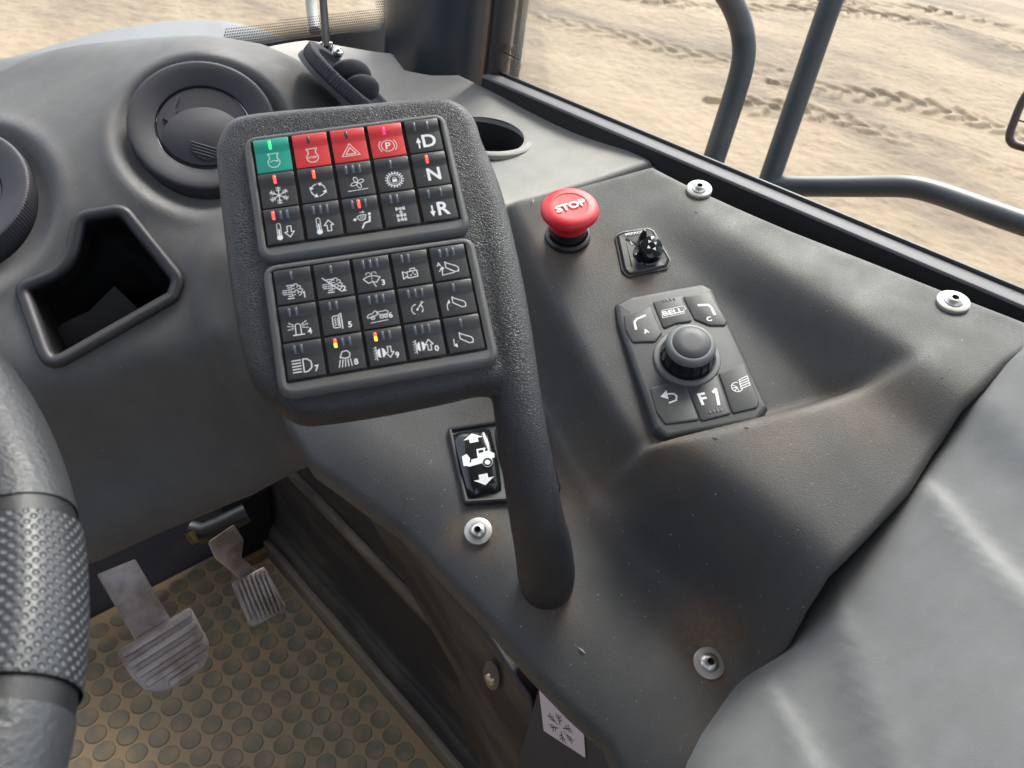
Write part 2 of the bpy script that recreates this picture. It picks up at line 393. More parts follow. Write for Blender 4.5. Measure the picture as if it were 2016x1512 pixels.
# ------------------------------------------------------------------ outside: sand yard with tyre tracks
GZ = -1.5
def ground():
    def fine(x0, x1, y0, y1, nx, ny):
        return np.linspace(x0, x1, nx), np.linspace(y0, y1, ny)
    gx = np.concatenate([np.linspace(-60, 1.9, 20), np.arange(2, 20, .027), np.linspace(20.2, 80, 60)])
    gy = np.concatenate([np.linspace(-40, -1.1, 14), np.arange(-1, 13, .027), np.linspace(13.2, 90, 60)])
    X, Y = np.meshgrid(gx, gy, indexing='ij'); Z = np.zeros_like(X)
    def vnoise(x, y, s, seed):
        g = np.random.default_rng(seed).random((256, 256)); a, b = x*s, y*s; i, j = np.floor(a).astype(int), np.floor(b).astype(int); u, v = a-i, b-j
        u = u*u*(3-2*u); v = v*v*(3-2*v); q = lambda p, r: g[p % 256, r % 256]
        return (q(i, j)*(1-u)+q(i+1, j)*u)*(1-v)+(q(i, j+1)*(1-u)+q(i+1, j+1)*u)*v-.5
    Z += .10*vnoise(X, Y, .35, 1)+.05*vnoise(X, Y, 1.1, 2)+.025*vnoise(X, Y, 3.1, 3)+.016*vnoise(X, Y, 8, 6)+.010*vnoise(X, Y, 17, 7)
    def track(pp, width, pitch, depth, seed, vee=1.0, lug=.045):
        P = smooth_poly([onz(a, b, GZ)[:2] for a, b in pp], 12, False)
        best = np.full(X.shape, 9e9); sg = np.zeros_like(X); ss = np.zeros_like(X); L = 0
        for i in range(len(P)-1):
            a, b = P[i], P[i+1]; e = b-a; l = np.linalg.norm(e); t = np.clip(((X-a[0])*e[0]+(Y-a[1])*e[1])/(l*l), 0, 1)
            dx, dy = X-a[0]-t*e[0], Y-a[1]-t*e[1]; d = np.hypot(dx, dy); side = np.sign(e[0]*dy-e[1]*dx)
            k = d < best; best[k] = d[k]; sg[k] = side[k]; ss[k] = (L+t*l)[k]; L += l
        t = best/(width/2); env = np.clip((1.08-t)/.16, 0, 1); wear = np.clip(.75+1.6*vnoise(X, Y, .8, seed), .1, 1.1)
        ph = (ss+best*vee+np.where(sg > 0, pitch/2, 0))/pitch; fr = np.abs((ph % 1)-.5)*2
        l = np.clip((fr-.42)/.28, 0, 1)*np.clip((t-.06)/.1, 0, 1)
        return env*(-depth+l*lug*wear)+np.exp(-((t-1.15)/.14)**2)*.008
    Z += track([(1560, 168), (1700, 186), (1860, 218), (2016, 262), (2140, 300)], .80, .34, .012, 11, .6, .060)
    Z += track([(1450, 205), (1640, 235), (1800, 285), (1960, 322), (2140, 372)], .85, .36, .012, 12, .6, .060)
    Z += track([(1120, -30), (1330, 8), (1560, 22), (1760, 40), (2016, 100), (2140, 140)], 1.0, .42, .015, 13, .6, .075)
    Z += track([(1150, -60), (1450, -15), (1700, 10), (1850, 30), (2016, 62), (2140, 90)], 1.0, .45, .015, 14, .6, .075)
    Z += track([(960, 22), (1100, 52), (1250, 82), (1380, 110), (1500, 128)], .7, .38, .012, 15, .6, .055)
    nx, ny = X.shape; V = np.column_stack([X.ravel(), Y.ravel(), (Z+GZ).ravel()])
    idx = np.arange(nx*ny).reshape(nx, ny); Q = np.stack([idx[:-1, :-1], idx[1:, :-1], idx[1:, 1:], idx[:-1, 1:]], -1).reshape(-1, 4)
    me = bpy.data.meshes.new('sand_ground'); me.vertices.add(len(V)); me.vertices.foreach_set('co', V.astype(np.float32).ravel())
    me.loops.add(Q.size); me.loops.foreach_set('vertex_index', Q.astype(np.int32).ravel()); me.polygons.add(len(Q)); me.polygons.foreach_set('loop_start', np.arange(0, Q.size, 4, dtype=np.int32))
    me.polygons.foreach_set('use_smooth', [True]*len(Q)); me.update(calc_edges=True); me.materials.append(M['sand'])
    tag(put('sand_ground', me), kind='structure')
ground()

# ------------------------------------------------------------------ cab floor and footwell
fl = bmesh.new(); box_bm(fl, (-.9, -.6, -.06), (.62, 1.15, -.012))
tag(bm_put('cab_floor', fl, M['bulkhead'], smooth=False), kind='structure')
mat_ = empty('floor_mat', Matrix.Translation((.0, .5, -.010)), 'dust-caked tan rubber floor mat moulded with round coin studs under the pedals', 'floor mat')
pm = bmesh.new(); box_bm(pm, (-.85, -1.0, 0), (.457, .455, .010)); bevel_all(pm, .003)
bm_put('sheet', pm, M['mat_base'], mat_, smooth=False)
stud_me = None; k = 0
V, Fc = lathe([(.0158, -.001), (.0153, .0007), (.0141, .0016), (.0131, .0012), (.006, .0011)], 14); stud_me = mesh_from('stud', V, Fc, M['mat_stud']); stud_me.set_sharp_from_angle(angle=math.radians(50))
for i in range(-14, 16):
    for j in range(-22, 18):
        x = .107+.0345*i+.001*j; y = .787+.0015*i+.0335*j
        if x < -.06 or x > .437 or y > .935 or y < .30: continue
        # seen by the camera only where neither the wheel nor the console covers it
        q = M3.T@(np.array([x, y, 0])-EYE); px, py = 1008+F*q[0]/-q[2], 756-F*q[1]/-q[2]
        if px < -60 or py > 1600 or k >= 295: continue
        o = put('stud', stud_me, mat_, Matrix.Translation((x, y-.5, .010+random.uniform(-.0004, .0004)))@Matrix.Rotation(random.random()*6, 4, 'Z')); k += 1

rf = bmesh.new(); box_bm(rf, (-.95, -.75, 2.0), (.66, 1.0, 2.04)); tag(bm_put('unseen_cab_ceiling', rf, simple('unseen_headliner', (.30, .30, .29), .8), smooth=False), kind='structure')  # unseen ceiling, added to block overhead light so it enters by the windows
rf = bmesh.new(); box_bm(rf, (-.95, -.79, -.01), (.66, -.75, 1.12)); tag(bm_put('unseen_rear_wall', rf, simple('unseen_rear_lining', (.06, .06, .065), .7), smooth=False), kind='structure')  # out of view, added to shape the light; kept low to admit rear light
lf = bmesh.new(); box_bm(lf, (-.99, -.75, -.01), (-.95, 1.15, 1.15)); box_bm(lf, (-.99, -.75, 1.7501), (-.95, 1.15, 2.0)); box_bm(lf, (-.99, -.75, 1.1501), (-.95, -.3, 1.75)); tag(bm_put('unseen_left_wall', lf, simple('unseen_left_lining', (.05, .05, .055), .7), smooth=False), kind='structure')  # unseen wall with window gap, added so left-facing console slopes turn dark
# bulkhead behind the pedals and dark recess with dusty bracket
bw = bmesh.new()
vs = [bw.verts.new(p) for p in [(-.9, .962, -.012), (.47, .962, -.012), (.47, .99, .10), (-.9, .99, .10), (.47, 1.12, .75), (-.9, 1.12, .75)]]
bw.faces.new(vs[:4]); bw.faces.new([vs[3], vs[2], vs[4], vs[5]])
r_ = bmesh.ops.extrude_face_region(bw, geom=list(bw.faces)); bmesh.ops.translate(bw, verts=[v for v in r_['geom'] if isinstance(v, bmesh.types.BMVert)], vec=(0, .03, 0))
tag(bm_put('front_bulkhead', bw, M['bulkhead'], smooth=False), kind='structure')
tr = empty('channel_bracket', Matrix.Translation((.40, .93, 0)), 'dusty rust-coloured channel bracket in the corner behind the accelerator pedal', 'bracket')
b1 = bmesh.new(); box_bm(b1, (-.02, -.03, 0), (-.008, .09, .028)); bevel_all(b1, .002); bm_put('side_flange', b1, M['rust'], tr, smooth=False)
b1 = bmesh.new(); box_bm(b1, (-.02, -.042, 0), (.062, -.030, .022)); bevel_all(b1, .002); bm_put('front_flange', b1, M['rust'], tr, smooth=False)
b1 = bmesh.new(); box_bm(b1, (-.006, -.028, 0), (.06, .03, .16)); bevel_all(b1, .003); bm_put('recess_block', b1, M['dark'], tr, smooth=False)  # solid near-black block standing in for the shade of the recess

# kick panel: a profile run along the footwell's right side
def kick_panel():
    prof = [(.470, -.01), (.452, .000), (.450, .045), (.458, .062), (.470, .075), (.472, .20), (.471, .30), (.470, .40), (.466, .60), (.460, .74)]
    ys = np.concatenate([np.linspace(1.0, .30, 40)]); P = smooth_poly([(a, b) for a, b in prof], 4, False); R = []
    for y in ys: R.append(np.column_stack([P[:, 0]+.0015*math.sin(y*31)+0*P[:, 0], np.full(len(P), y), P[:, 1]]))
    V, Fc = rings_mesh(R, False, False, closed=False); me = mesh_from('kick_panel', V, Fc, M['kick']); o = put('wall_panel', me); return o
kp = empty('kick_panel', Matrix.Identity(4), 'dark scuffed kick panel with dusty ridges along the right side of the footwell', 'trim panel')
kick_panel().parent = kp
sk = bmesh.new(); box_bm(sk, (.438, .28, -.008), (.4515, .985, .034)); bevel_all(sk, .004, 3); bm_put('skirting', sk, M['skirting'], kp)
rg = bmesh.new(); box_bm(rg, (.460, .33, .240), (.473, .985, .262)); bevel_all(rg, .005, 3); bm_put('raised_rib', rg, M['skirting'], kp)

# pedals
def pedal(fr, outline, nrib, parent, ribdir='u', m=M['pedal']):
    pad('pad_plate', outline, [(0, -.006), (0, 0), (.0015, .001)], m, parent, cap0=True)
    P = np.array(outline); ax = 1 if ribdir == 'u' else 0; lo, hi = P[:, ax].min(), P[:, ax].max()
    for i in range(nrib):
        c = lo+(hi-lo)*(i+.5)/nrib; w = (hi-lo)/nrib*.30; r = []
        for e in (c-w, c+w):
            xs = []
            for j in range(len(P)):
                a, b = P[j-1], P[j]
                if (a[ax]-e)*(b[ax]-e) < 0: t = (e-a[ax])/(b[ax]-a[ax]); xs.append((a+(b-a)*t)[1-ax])
            if len(xs) < 2: break
            r.append((min(xs)+.002, max(xs)-.002))
        if len(r) < 2: continue
        x0, x1 = max(r[0][0], r[1][0]), min(r[0][1], r[1][1]); bm = bmesh.new()
        if x1-x0 < .006: continue
        if ax == 1: box_bm(bm, (x0, c-w, .0005), (x1, c+w, .0052))
        else: box_bm(bm, (c-w, x0, .0005), (c+w, x1, .0052))
        bevel_all(bm, min(w*.6, .002), 2); bm_put('rib', bm, m, parent)
# brake
bo = at(322, 1283, .86); fb = Frame(bo, (-.05, -.62, .78), u=(.83, -.50, .1))
fb = Frame(bo, (-.10, -.55, .83), u=at(375, 1200, .85)-at(240, 1285, .86))
br = empty('brake_pedal', fb.mat(), 'wide worn metal brake pedal with five ribs and a rounded lower edge', 'pedal')
bp = [fb.hit(*p)[:2] for p in [(229, 1283), (375, 1194), (411, 1262), (413, 1292), (396, 1318), (352, 1350), (312, 1364), (284, 1358), (258, 1332)]]
bp = round_poly(bp[::-1], [.01, .012, .02, .02, .02, .02, .012, .004, .004], 3); pedal(fb, bp, 5, br)
ba = [(190, 1131), (266, 1100), (338, 1222), (268, 1262)]; bm = bmesh.new()
q = [fb.hit(*p, h) for p, h in zip(ba, (.03, .03, -.004, -.004))]; vs = [bm.verts.new(v) for v in q]+[bm.verts.new((v[0], v[1], v[2]-.010)) for v in q]
for f in ((0, 1, 2, 3), (7, 6, 5, 4), (0, 4, 5, 1), (1, 5, 6, 2), (2, 6, 7, 3), (3, 7, 4, 0)): bm.faces.new([vs[i] for i in f])
bevel_all(bm, .0015, 2); bm_put('pedal_arm', bm, M['pedal'], br)
# accelerator
ao = at(510, 1172, .93); fa = Frame(ao, (-.10, -.50, .85), u=at(535, 1115, .93)-at(457, 1150, .93))
ac = empty('accelerator_pedal', fa.mat(), 'small square accelerator pedal with fine lengthwise ribs on a bent lever', 'pedal')
ap = [fa.hit(*p)[:2] for p in [(456, 1148), (520, 1115), (564, 1193), (560, 1203), (500, 1233), (490, 1228)]]
pedal(fa, round_poly(ap[::-1], .003, 2), 9, ac, 'v')
bm = bmesh.new(); L_ = [(410, 1066, .05), (425, 1098, .035), (452, 1118, .018), (472, 1138, -.004)]; R_ = [(460, 1032, .05), (480, 1062, .035), (476, 1098, .018), (506, 1122, -.004)]
top = [[bm.verts.new(fa.hit(a, b, h)) for a, b, h in s_] for s_ in (L_, R_)]; bot = [[bm.verts.new(v.co-Vector((0, 0, .009))) for v in s_] for s_ in top]
for i in range(3):
    bm.faces.new((top[0][i], top[0][i+1], top[1][i+1], top[1][i])); bm.faces.new((bot[0][i], bot[1][i], bot[1][i+1], bot[0][i+1]))
    bm.faces.new((top[0][i], bot[0][i], bot[0][i+1], top[0][i+1])); bm.faces.new((top[1][i], top[1][i+1], bot[1][i+1], bot[1][i]))
bm.faces.new((top[0][0], top[1][0], bot[1][0], bot[0][0])); bm.faces.new((top[0][3], bot[0][3], bot[1][3], top[1][3])); bevel_all(bm, .001, 1)
bm_put('pedal_arm', bm, M['pedal'], ac)
pv = empty('pedal_pivot', Matrix.Translation(at(398, 1052, .99)), 'black pedal pivot with a small brass fitting under the dashboard edge', 'fitting')
V0 = [at(375, 1045, .99), at(400, 1050, .985), at(430, 1038, .98), at(485, 1010, .98)]; inv = pv.matrix_world.inverted()
tube_put('shaft', [inv@Vector(p) for p in V0], .012, M['black'], pv); tube_put('brass_fitting', [inv@Vector(at(372, 1048, .97)), inv@Vector(at(386, 1068, .97))], .005, simple('brass', (.16, .11, .05), .4, metal=1), pv)

# ------------------------------------------------------------------ console
cf = Frame(at(1117, 472, .57), (-.33, -.18, .926), up=(0, 1, 0))
CT = [(1376, 375, .955), (1875, 597, .975), (1420, 440, .962), (1600, 560, .968), (1760, 650, .971), (1900, 730, .972), (1480, 440, .962), (1700, 560, .967),
      (1320, 440, .944), (1440, 560, .930), (1540, 680, .918), (1660, 770, .915),
      (1050, 430, .945), (1117, 472, .941), (1250, 500, .935), (1200, 620, .922), (1350, 600, .925), (1240, 820, .897), (1490, 790, .901), (1380, 850, .894),
      (1040, 560, .924), (1100, 680, .908), (1180, 800, .893), (1260, 900, .886),
      (1080, 800, .845), (1150, 900, .835), (1215, 1000, .825), (1330, 1120, .818), (1430, 1250, .805),
      (1080, 1180, .800), (1000, 1100, .795), (942, 1047, .790), (880, 900, .806), (700, 900, .815), (650, 930, .795), (800, 1010, .790), (1180, 1300, .793), (1395, 1307, .790), (1300, 1440, .782), (1080, 1330, .775), (1200, 1180, .806), (940, 940, .804),
      (1340, 905, .893), (1500, 862, .906), (1650, 800, .917), (1850, 790, .940), (1500, 950, .893), (1700, 850, .913), (1800, 900, .905), (1580, 1040, .872), (1720, 1000, .884),
      (1350, 1020, .858), (1450, 1150, .832), (1560, 1230, .822), (1490, 1065, .862), (1460, 1330, .788), (1400, 1420, .780)]
ctrl = [onz(a, b, z) for a, b, z in CT]+[np.array([.555, y, .963+.01*(.35-y)/.3]) for y in (.42, .34, .26, .18, .1, .03)]
def polyline_sd(Q, L):
    best = np.full(len(Q), 9e9); sd_ = np.zeros(len(Q))
    for i in range(len(L)-1):
        a, b = L[i], L[i+1]; e = b-a; l2 = e@e; t = ((Q-a)@e)/l2
        if i > 0: t = np.maximum(t, 0)
        if i < len(L)-2: t = np.minimum(t, 1)
        v = Q-a-t[:, None]*e; d = np.linalg.norm(v, axis=1); s_ = np.sign(e[0]*v[:, 1]-e[1]*v[:, 0]); k = d < best; best[k] = d[k]; sd_[k] = s_[k]
    return best*sd_
def plane_h(P, n):
    """height above the console frame of the plane through P with normal n"""
    L = cf.loc(np.array(P)); m = np.array([_n(n)@cf.u, _n(n)@cf.v, _n(n)@cf.n]); return lambda Q: L[2]-((Q[:, 0]-L[0])*m[0]+(Q[:, 1]-L[1])*m[1])/m[2]
plA = plane_h(onz(1080, 1180, .800), (-.26, -.17, .95)); plB = plane_h(onz(1250, 560, .930), (-.36, -.19, .91))
plC = plane_h(onz(1376, 375, .972), (-.27, -.01, .96)); plD = plane_h(onz(1420, 868, .9045), (-.355, -.07, .93))
class Sheet(Panel):
    def __init__(s, frame, fn): s.f = frame; s.fn = fn
    def H(s, Q): return s.fn(np.atleast_2d(Q))
def curve_on(fn, pp): pn = Sheet(cf, fn); return smooth_poly([pn.pick(*p) for p in pp], 5, False)
step1 = curve_on(lambda Q: .5*(plA(Q)+plB(Q)), [(930, 400), (985, 500), (1035, 605), (1100, 740), (1180, 880), (1280, 1000), (1385, 1095), (1470, 1180), (1535, 1275), (1580, 1380)])
step2 = curve_on(lambda Q: .5*(plC(Q)+plB(Q)), [(1150, 300), (1290, 400), (1390, 480), (1520, 585), (1640, 680), (1760, 775), (1890, 880), (2000, 980)])
crease = curve_on(plB, [(1235, 905), (1300, 888), (1400, 865), (1550, 830), (1690, 790), (1760, 765)])
leftedge = curve_on(plA, [(500, 700), (560, 850), (610, 920), (700, 985), (790, 1050), (880, 1160), (960, 1250), (1040, 1350), (1110, 1428), (1180, 1500), (1260, 1590)])
def sig(x): return .5*(1+np.tanh(x))
def softp(x): return np.logaddexp(0, x)
def ramp(x, w, k): return (softp((x+w)/k)-softp((x-w)/k))*k/(2*w)
class Shaped(Panel):
    def __init__(s, frame): s.f = frame; s.extra = None
    def H(s, Q):
        Q = np.atleast_2d(Q); a, b, c, e = polyline_sd(Q, step1), polyline_sd(Q, step2), polyline_sd(Q, crease), polyline_sd(Q, leftedge)
        hB, hD, hA, hC = plB(Q), plD(Q), plA(Q), plC(Q)
        sm = lambda p, q, k: q+k*np.log1p(np.exp(np.clip((p-q)/k, -40, 40)))
        blk = sig((-c+.002)/.004); hBD = hB+(np.maximum(hD-hB, 0)+.0015)*blk - .0015*np.exp(-((c-.003)/.004)**2)
        wb = ramp(b, .0150, .0045); hR = hBD*(1-wb)+sm(hC, hB, .003)*wb
        tt = sig((-c-.008)/.012); wa = ramp(a, .0125, .0022)*(1-tt)+ramp(a, .021, .0060)*tt; h = hA*(1-wa)+hR*wa
        t = np.clip((.055-e)/.055, 0, 1.6); h = h-.020*t**2.2
        g = lambda px, py, r, am: am*np.exp(-((Q-hole_c[(px, py)])**2).sum(1)/r**2)
        return h+g(1402, 1300, .017, -.0045)+g(1330, 1330, .02, .003)
hole_c = {k: Sheet(cf, plA).pick(*k) for k in ((1402, 1300), (1330, 1330))}
console = Shaped(cf)
OUT = [(1285, 322), (1420, 388), (1560, 449), (1700, 503), (1860, 566), (2016, 626), (2060, 645), (2040, 690), (1990, 720), (1905, 800), (1860, 870), (1800, 965), (1720, 1050), (1640, 1130), (1595, 1200), (1560, 1270), (1480, 1370), (1400, 1455), (1375, 1512), (1340, 1600), (1230, 1560),
       (1195, 1475), (1122, 1408), (1050, 1334), (968, 1240), (884, 1154), (790, 1050), (700, 985), (610, 920), (560, 840), (540, 780), (600, 700), (760, 560), (900, 470), (990, 408), (1100, 372)]
cout = np.array([console.pick(a, b) for a, b in OUT])
def disc_hole(pn, px, py, r, n=24):
    c = pn.pick(px, py); return [c+r*np.array([math.cos(t), math.sin(t)]) for t in np.linspace(0, 2*math.pi, n, endpoint=False)]
con = empty('side_console', Matrix.Identity(4), 'dusty black moulded side console with valleys, carrying the stop button and control pod', 'console')
console.build('console_shell', cout, M['console'], .0035, .007, .012, parent=con,
    spots=[(1395, 1250, .022, .9), (1395, 1307, .016, .6), (942, 1047, .016, .6), (900, 1050, .012, .5), (1090, 1190, .018, .4), (1160, 960, .03, .5), (1117, 480, .03, .4), (1260, 540, .02, .35), (1530, 840, .03, .4), (1320, 880, .02, .45), (1480, 1400, .012, .5), (1540, 1330, .010, .5), (1700, 800, .03, .4), (980, 840, .02, .3), (1450, 1450, .02, .5)])

ip = [console.point(a, b) for a, b in [(655, 948), (710, 990), (800, 1052), (892, 1156), (976, 1242), (1058, 1334), (1130, 1408), (1200, 1472), (1245, 1540)]]; k_ = len(ip)
V = [p-cf.n*.010+cf.u*.006 for p in ip]+[p-cf.n*.14+cf.u*.05 for p in ip]
put('underside', mesh_from('underside', V, [(i, i+1, k_+i+1, k_+i) for i in range(k_-1)], M['black']), con)
def screw(px, py, label, d=.020):
    P, n = console.point(px, py), console.normal(px, py); fr = Frame(P+n*.0014, n, up=(.2, 1, .1))
    t = empty('screw', fr.mat(), label, 'screw', 'hex socket screws holding the console')
    R = d/2; lathe_put('washer', [(R*.42, .0002), (R*.42, .0012), (R*.93, .0012), (R, .0007), (R, -.002)][::-1], M['washer'], t, n=40, cap=False)
    m = M['steel']; V, Fc = lathe([(R*.60, .0012), (R*.60, .0019), (R*.50, .0031), (R*.34, .0040), (R*.24, .0042), (R*.22, .0020)], 30)
    me = mesh_from('screw_head', V, Fc, m); me.set_sharp_from_angle(angle=math.radians(35)); put('screw_head', me, t)
    lathe_put('hex_socket', [(R*.215, .0037), (R*.14, .0022)], M['dark'], t, n=6, angle=20)
screw(1376, 375, 'bright hex screw with washer at the far corner of the console above the mirror switch', .0195)
screw(1875, 597, 'bright hex screw with washer on the console beside the window at the right', .0205)
screw(942, 1047, 'dull dusty hex screw with washer just below the black rocker switch', .0185)
screw(1395, 1307, 'large bright hex screw with washer in the dirty hollow at the console bottom', .0195)

# ------------------------------------------------------------------ side trim panel (lower right)
sf = Frame(at(1750, 1250, .46), (-.40, -.42, .81), up=(0, 1, 0))
SC = [(1380, 1512, .475), (1480, 1385, .478), (1570, 1275, .484), (1660, 1140, .488), (1810, 975, .50), (1930, 800, .525), (2016, 700, .55), (2016, 900, .50), (2016, 1100, .455), (1900, 1100, .465), (1900, 1300, .435), (1750, 1250, .458), (2016, 1400, .405), (1750, 1500, .42), (1580, 1500, .445), (1600, 1380, .46)]
side = Panel(sf, [at(*p) for p in SC], 4e-3)
def ridge(pp, w, amp):
    L = np.array([side.pick(*p) for p in pp])
    return L, w, amp
side_r = [ridge([(1515, 1330), (1560, 1400), (1610, 1490), (1650, 1600)], .0030, -.0042), ridge([(1615, 1180), (1650, 1290), (1690, 1400), (1730, 1530), (1760, 1650)], .0034, .0055),
          ridge([(1835, 945), (1900, 1020), (1970, 1100), (2060, 1190), (2200, 1330)], .0040, -.0050), ridge([(1915, 800), (1980, 880), (2060, 950), (2200, 1090)], .0045, .0040)]
def side_extra(Q):
    h = np.zeros(len(Q))
    for L, w, amp in side_r:
        best = np.full(len(Q), 9e9); sd_ = np.zeros(len(Q))
        for i in range(len(L)-1):
            a, b = L[i], L[i+1]; e = b-a; l2 = e@e; t = ((Q-a)@e)/l2
            if i > 0: t = np.maximum(t, 0)
            if i < len(L)-2: t = np.minimum(t, 1)
            v = Q-a-t[:, None]*e; d = np.linalg.norm(v, axis=1); s_ = np.sign(e[0]*v[:, 1]-e[1]*v[:, 0]); k = d < best; best[k] = d[k]; sd_[k] = s_[k]
        x = best*sd_/w; h += amp*np.tanh(x*1.1) + abs(amp)*.55*np.exp(-(x-.9*np.sign(amp))**2)
    return h
side.extra = side_extra
SO = [(2100, 640), (2020, 700), (1925, 795), (1870, 872), (1812, 968), (1735, 1052), (1655, 1134), (1608, 1204), (1574, 1275), (1494, 1376), (1415, 1462), (1388, 1520), (1370, 1640), (1700, 1750), (2300, 1700), (2500, 1200), (2400, 500)]
st = empty('side_trim', Matrix.Identity(4), 'large mid grey moulded trim panel with soft ridges at lower right beside the console', 'trim panel')
side.build('trim_shell', np.array([side.pick(*p) for p in SO]), M['side'], .0045, .007, .08, parent=st)

ip = [console.point(a, b) for a, b in [(2060, 650), (2020, 700), (1985, 725), (1900, 805), (1855, 875), (1795, 970), (1715, 1055), (1635, 1135), (1590, 1205), (1555, 1275), (1475, 1375), (1395, 1460), (1370, 1520), (1335, 1600)]]
V = [p-cf.n*.006-cf.v*.0+cf.u*o_ for o_, in ((.004,),) for p in ip]+[p-cf.n*.11+cf.u*.02 for p in ip]; k_ = len(ip)
put('seam_backing', mesh_from('seam_backing', V, [(i, i+1, k_+i+1, k_+i) for i in range(k_-1)], M['dark']), st)
# ------------------------------------------------------------------ window: sill, frame, pane, pillar
yy = (-.55, .60)
def bar(name, x0, x1, z0, z1, m, parent, y0=yy[0], y1=yy[1], bev=.0015, dz=0):
    bm = bmesh.new(); box_bm(bm, (x0, y0, z0), (x1, y1, z1)); 
    if bev: bevel_all(bm, bev, 2)
    for v in bm.verts: v.co.z += -.022*(v.co.y-.35)
    return bm_put(name, bm, m, parent)
sw = empty('side_window', Matrix.Identity(4), 'right side window of the cab with grey sill strip and black rubber seal', 'window')
bar('sill_strip', .5815, .6015, .9605, .9640, M['sill'], sw); bar('channel_wall', .5835, .6010, .90, .9603, M['dark'], sw, bev=0); bar('rubber_seal', .6020, .6085, .90, .9655, M['glass_trim'], sw); bar('seal_channel', .550, .5830, .89, .915, M['dark'], sw)
bar('seal_lip', .6000, .6028, .962, .9672, M['black'], sw, bev=.0006)
bm = bmesh.new(); box_bm(bm, (.604, -.55, .955), (.608, .585, 1.9)); bm_put('glass_pane', bm, M['glass'], sw, smooth=False)
def column(name, pts, x, th, m, parent):
    return None
bm = bmesh.new(); box_bm(bm, (.590, .606, .94), (.603, .612, 1.9)); bm_put('frame_post', bm, simple('post_brown', (.12, .07, .05), .5), sw, smooth=False)
bm = bmesh.new(); box_bm(bm, (.592, .592, .94), (.612, .6055, 1.9)); bevel_all(bm, .003); bm_put('frame_rubber', bm, M['glass_trim'], sw)
# etched maker's mark on the pane: little lattice and lines of tiny print
bm = bmesh.new(); fw = lambda px, py: Vector(onx(px, py, .6035))
def quadstroke(a, b, w=.8):
    a, b = np.array(a, float), np.array(b, float); d = _n(b-a); n = np.array([-d[1], d[0]])*w/2
    bm.faces.new([bm.verts.new(fw(*p)) for p in (a+n, b+n, b-n, a-n)])
for i in range(4):
    x, y = 989+i*6.2, 84+i*3; quadstroke((x, y), (x+5, y+2), 1.2); quadstroke((x, y+18), (x+5, y+20), 1.2); quadstroke((x, y), (x+1, y+18), 1); quadstroke((x+1, y+9), (x+5, y+6), 1); quadstroke((x+5, y+4), (x+6, y+20), 1)
quadstroke((984, 100), (1023, 117), 1.6)
for i in range(12): quadstroke((986+3*i, 99+i*1.4), (987.4+3*i, 103+i*1.4), 1)
for r_ in range(4):
    for i in range(7):
        if rng.random() < .85: quadstroke((989+i*3.6+r_*.4, 110+r_*5+i*1.7), (991+i*3.6+r_*.4, 112.6+r_*5+i*1.7), 1.2)
for t in np.linspace(0, 2*math.pi, 14): quadstroke((1020+6*math.cos(t), 132+7*math.sin(t)), (1020+6*math.cos(t+.45), 132+7*math.sin(t+.45)), 1)
quadstroke((1017, 130), (1023, 134), 1)
bm_put('etched_mark', bm, simple('etch', (.13, .09, .06), .7), sw, smooth=False)

pil = empty('corner_pillar', Matrix.Translation((.655, .728, .9)), 'thick dark rounded corner pillar between windscreen and side window', 'pillar')
a = np.linspace(0, 2*math.pi, 40, endpoint=False); R = []
for h in np.linspace(0, 1.0, 12):
    R.append(np.column_stack([.076*np.sign(np.cos(a))*np.abs(np.cos(a))**.8+.0*h, .078*np.sign(np.sin(a))*np.abs(np.sin(a))**.8, np.full(40, h)]))
V, Fc = rings_mesh(R, False, True); me = mesh_from('pillar_cover', V, Fc, M['pillar']); put('pillar_cover', me, pil)

# ------------------------------------------------------------------ dashboard
df = Frame(at(400, 255, .70), (-.33, -.72, .61), up=(0, .3, .9))
DC = [(400, 255, .715), (250, 255, .725), (400, 110, .745), (560, 250, .715), (400, 420, .68), (260, 400, .69), (0, 370, .745), (-160, 370, .77), (100, 110, .86), (0, 130, .88), (300, 85, .80), (450, 78, .79), (560, 110, .775), (640, 170, .765),
      (140, 300, .735), (200, 570, .675), (60, 600, .69), (360, 560, .655), (120, 760, .655), (400, 640, .64), (440, 500, .648), (0, 820, .69), (300, 800, .672), (150, 900, .70), (180, 1090, .735), (480, 800, .668), (600, 915, .70), (400, 1000, .715), (0, 1150, .76), (-200, 1200, .80), (520, 640, .64), (300, 705, .645), (120, 775, .66), (420, 650, .635), (-200, 700, .73)]
dash = Panel(df, [at(*p) for p in DC], 5e-5)
vent_c = dash.pick(403, 256); vent2_c = dash.pick(-105, 390)
fold = smooth_poly([dash.pick(*p) for p in [(560, 390), (440, 425), (398, 475), (386, 560), (402, 650), (450, 760), (520, 850), (600, 925), (640, 990)]], 5, False)
def dash_extra(Q):
    h = np.zeros(len(Q))
    for c, R in ((vent_c, .067), (vent2_c, .073)):
        d = np.linalg.norm(Q-c, axis=1); h += -.0125/(1+np.exp((d-R)/.0028))+.0030*np.exp(-((d-R-.008)/.008)**2)
    x = polyline_sd(Q, fold)/.006; h += .0045*np.tanh(x)+.0018*np.exp(-(x-1)**2)-.0045
    return h
dash.extra = dash_extra
DO = [(-250, 180), (-120, 120), (0, 92), (150, 66), (300, 52), (430, 50), (520, 66), (600, 102), (655, 150), (700, 205), (740, 270), (700, 400), (640, 520), (620, 640), (640, 780), (640, 860), (612, 928), (500, 985), (420, 1018), (300, 1068), (183, 1122), (60, 1165), (-100, 1230), (-350, 1300), (-450, 800)]
dout = np.array([dash.pick(*p) for p in DO])
PK = [(62, 552), (128, 540), (152, 452), (168, 425), (230, 412), (262, 422), (345, 520), (352, 556), (338, 592), (120, 722), (84, 722), (66, 690), (34, 582)]
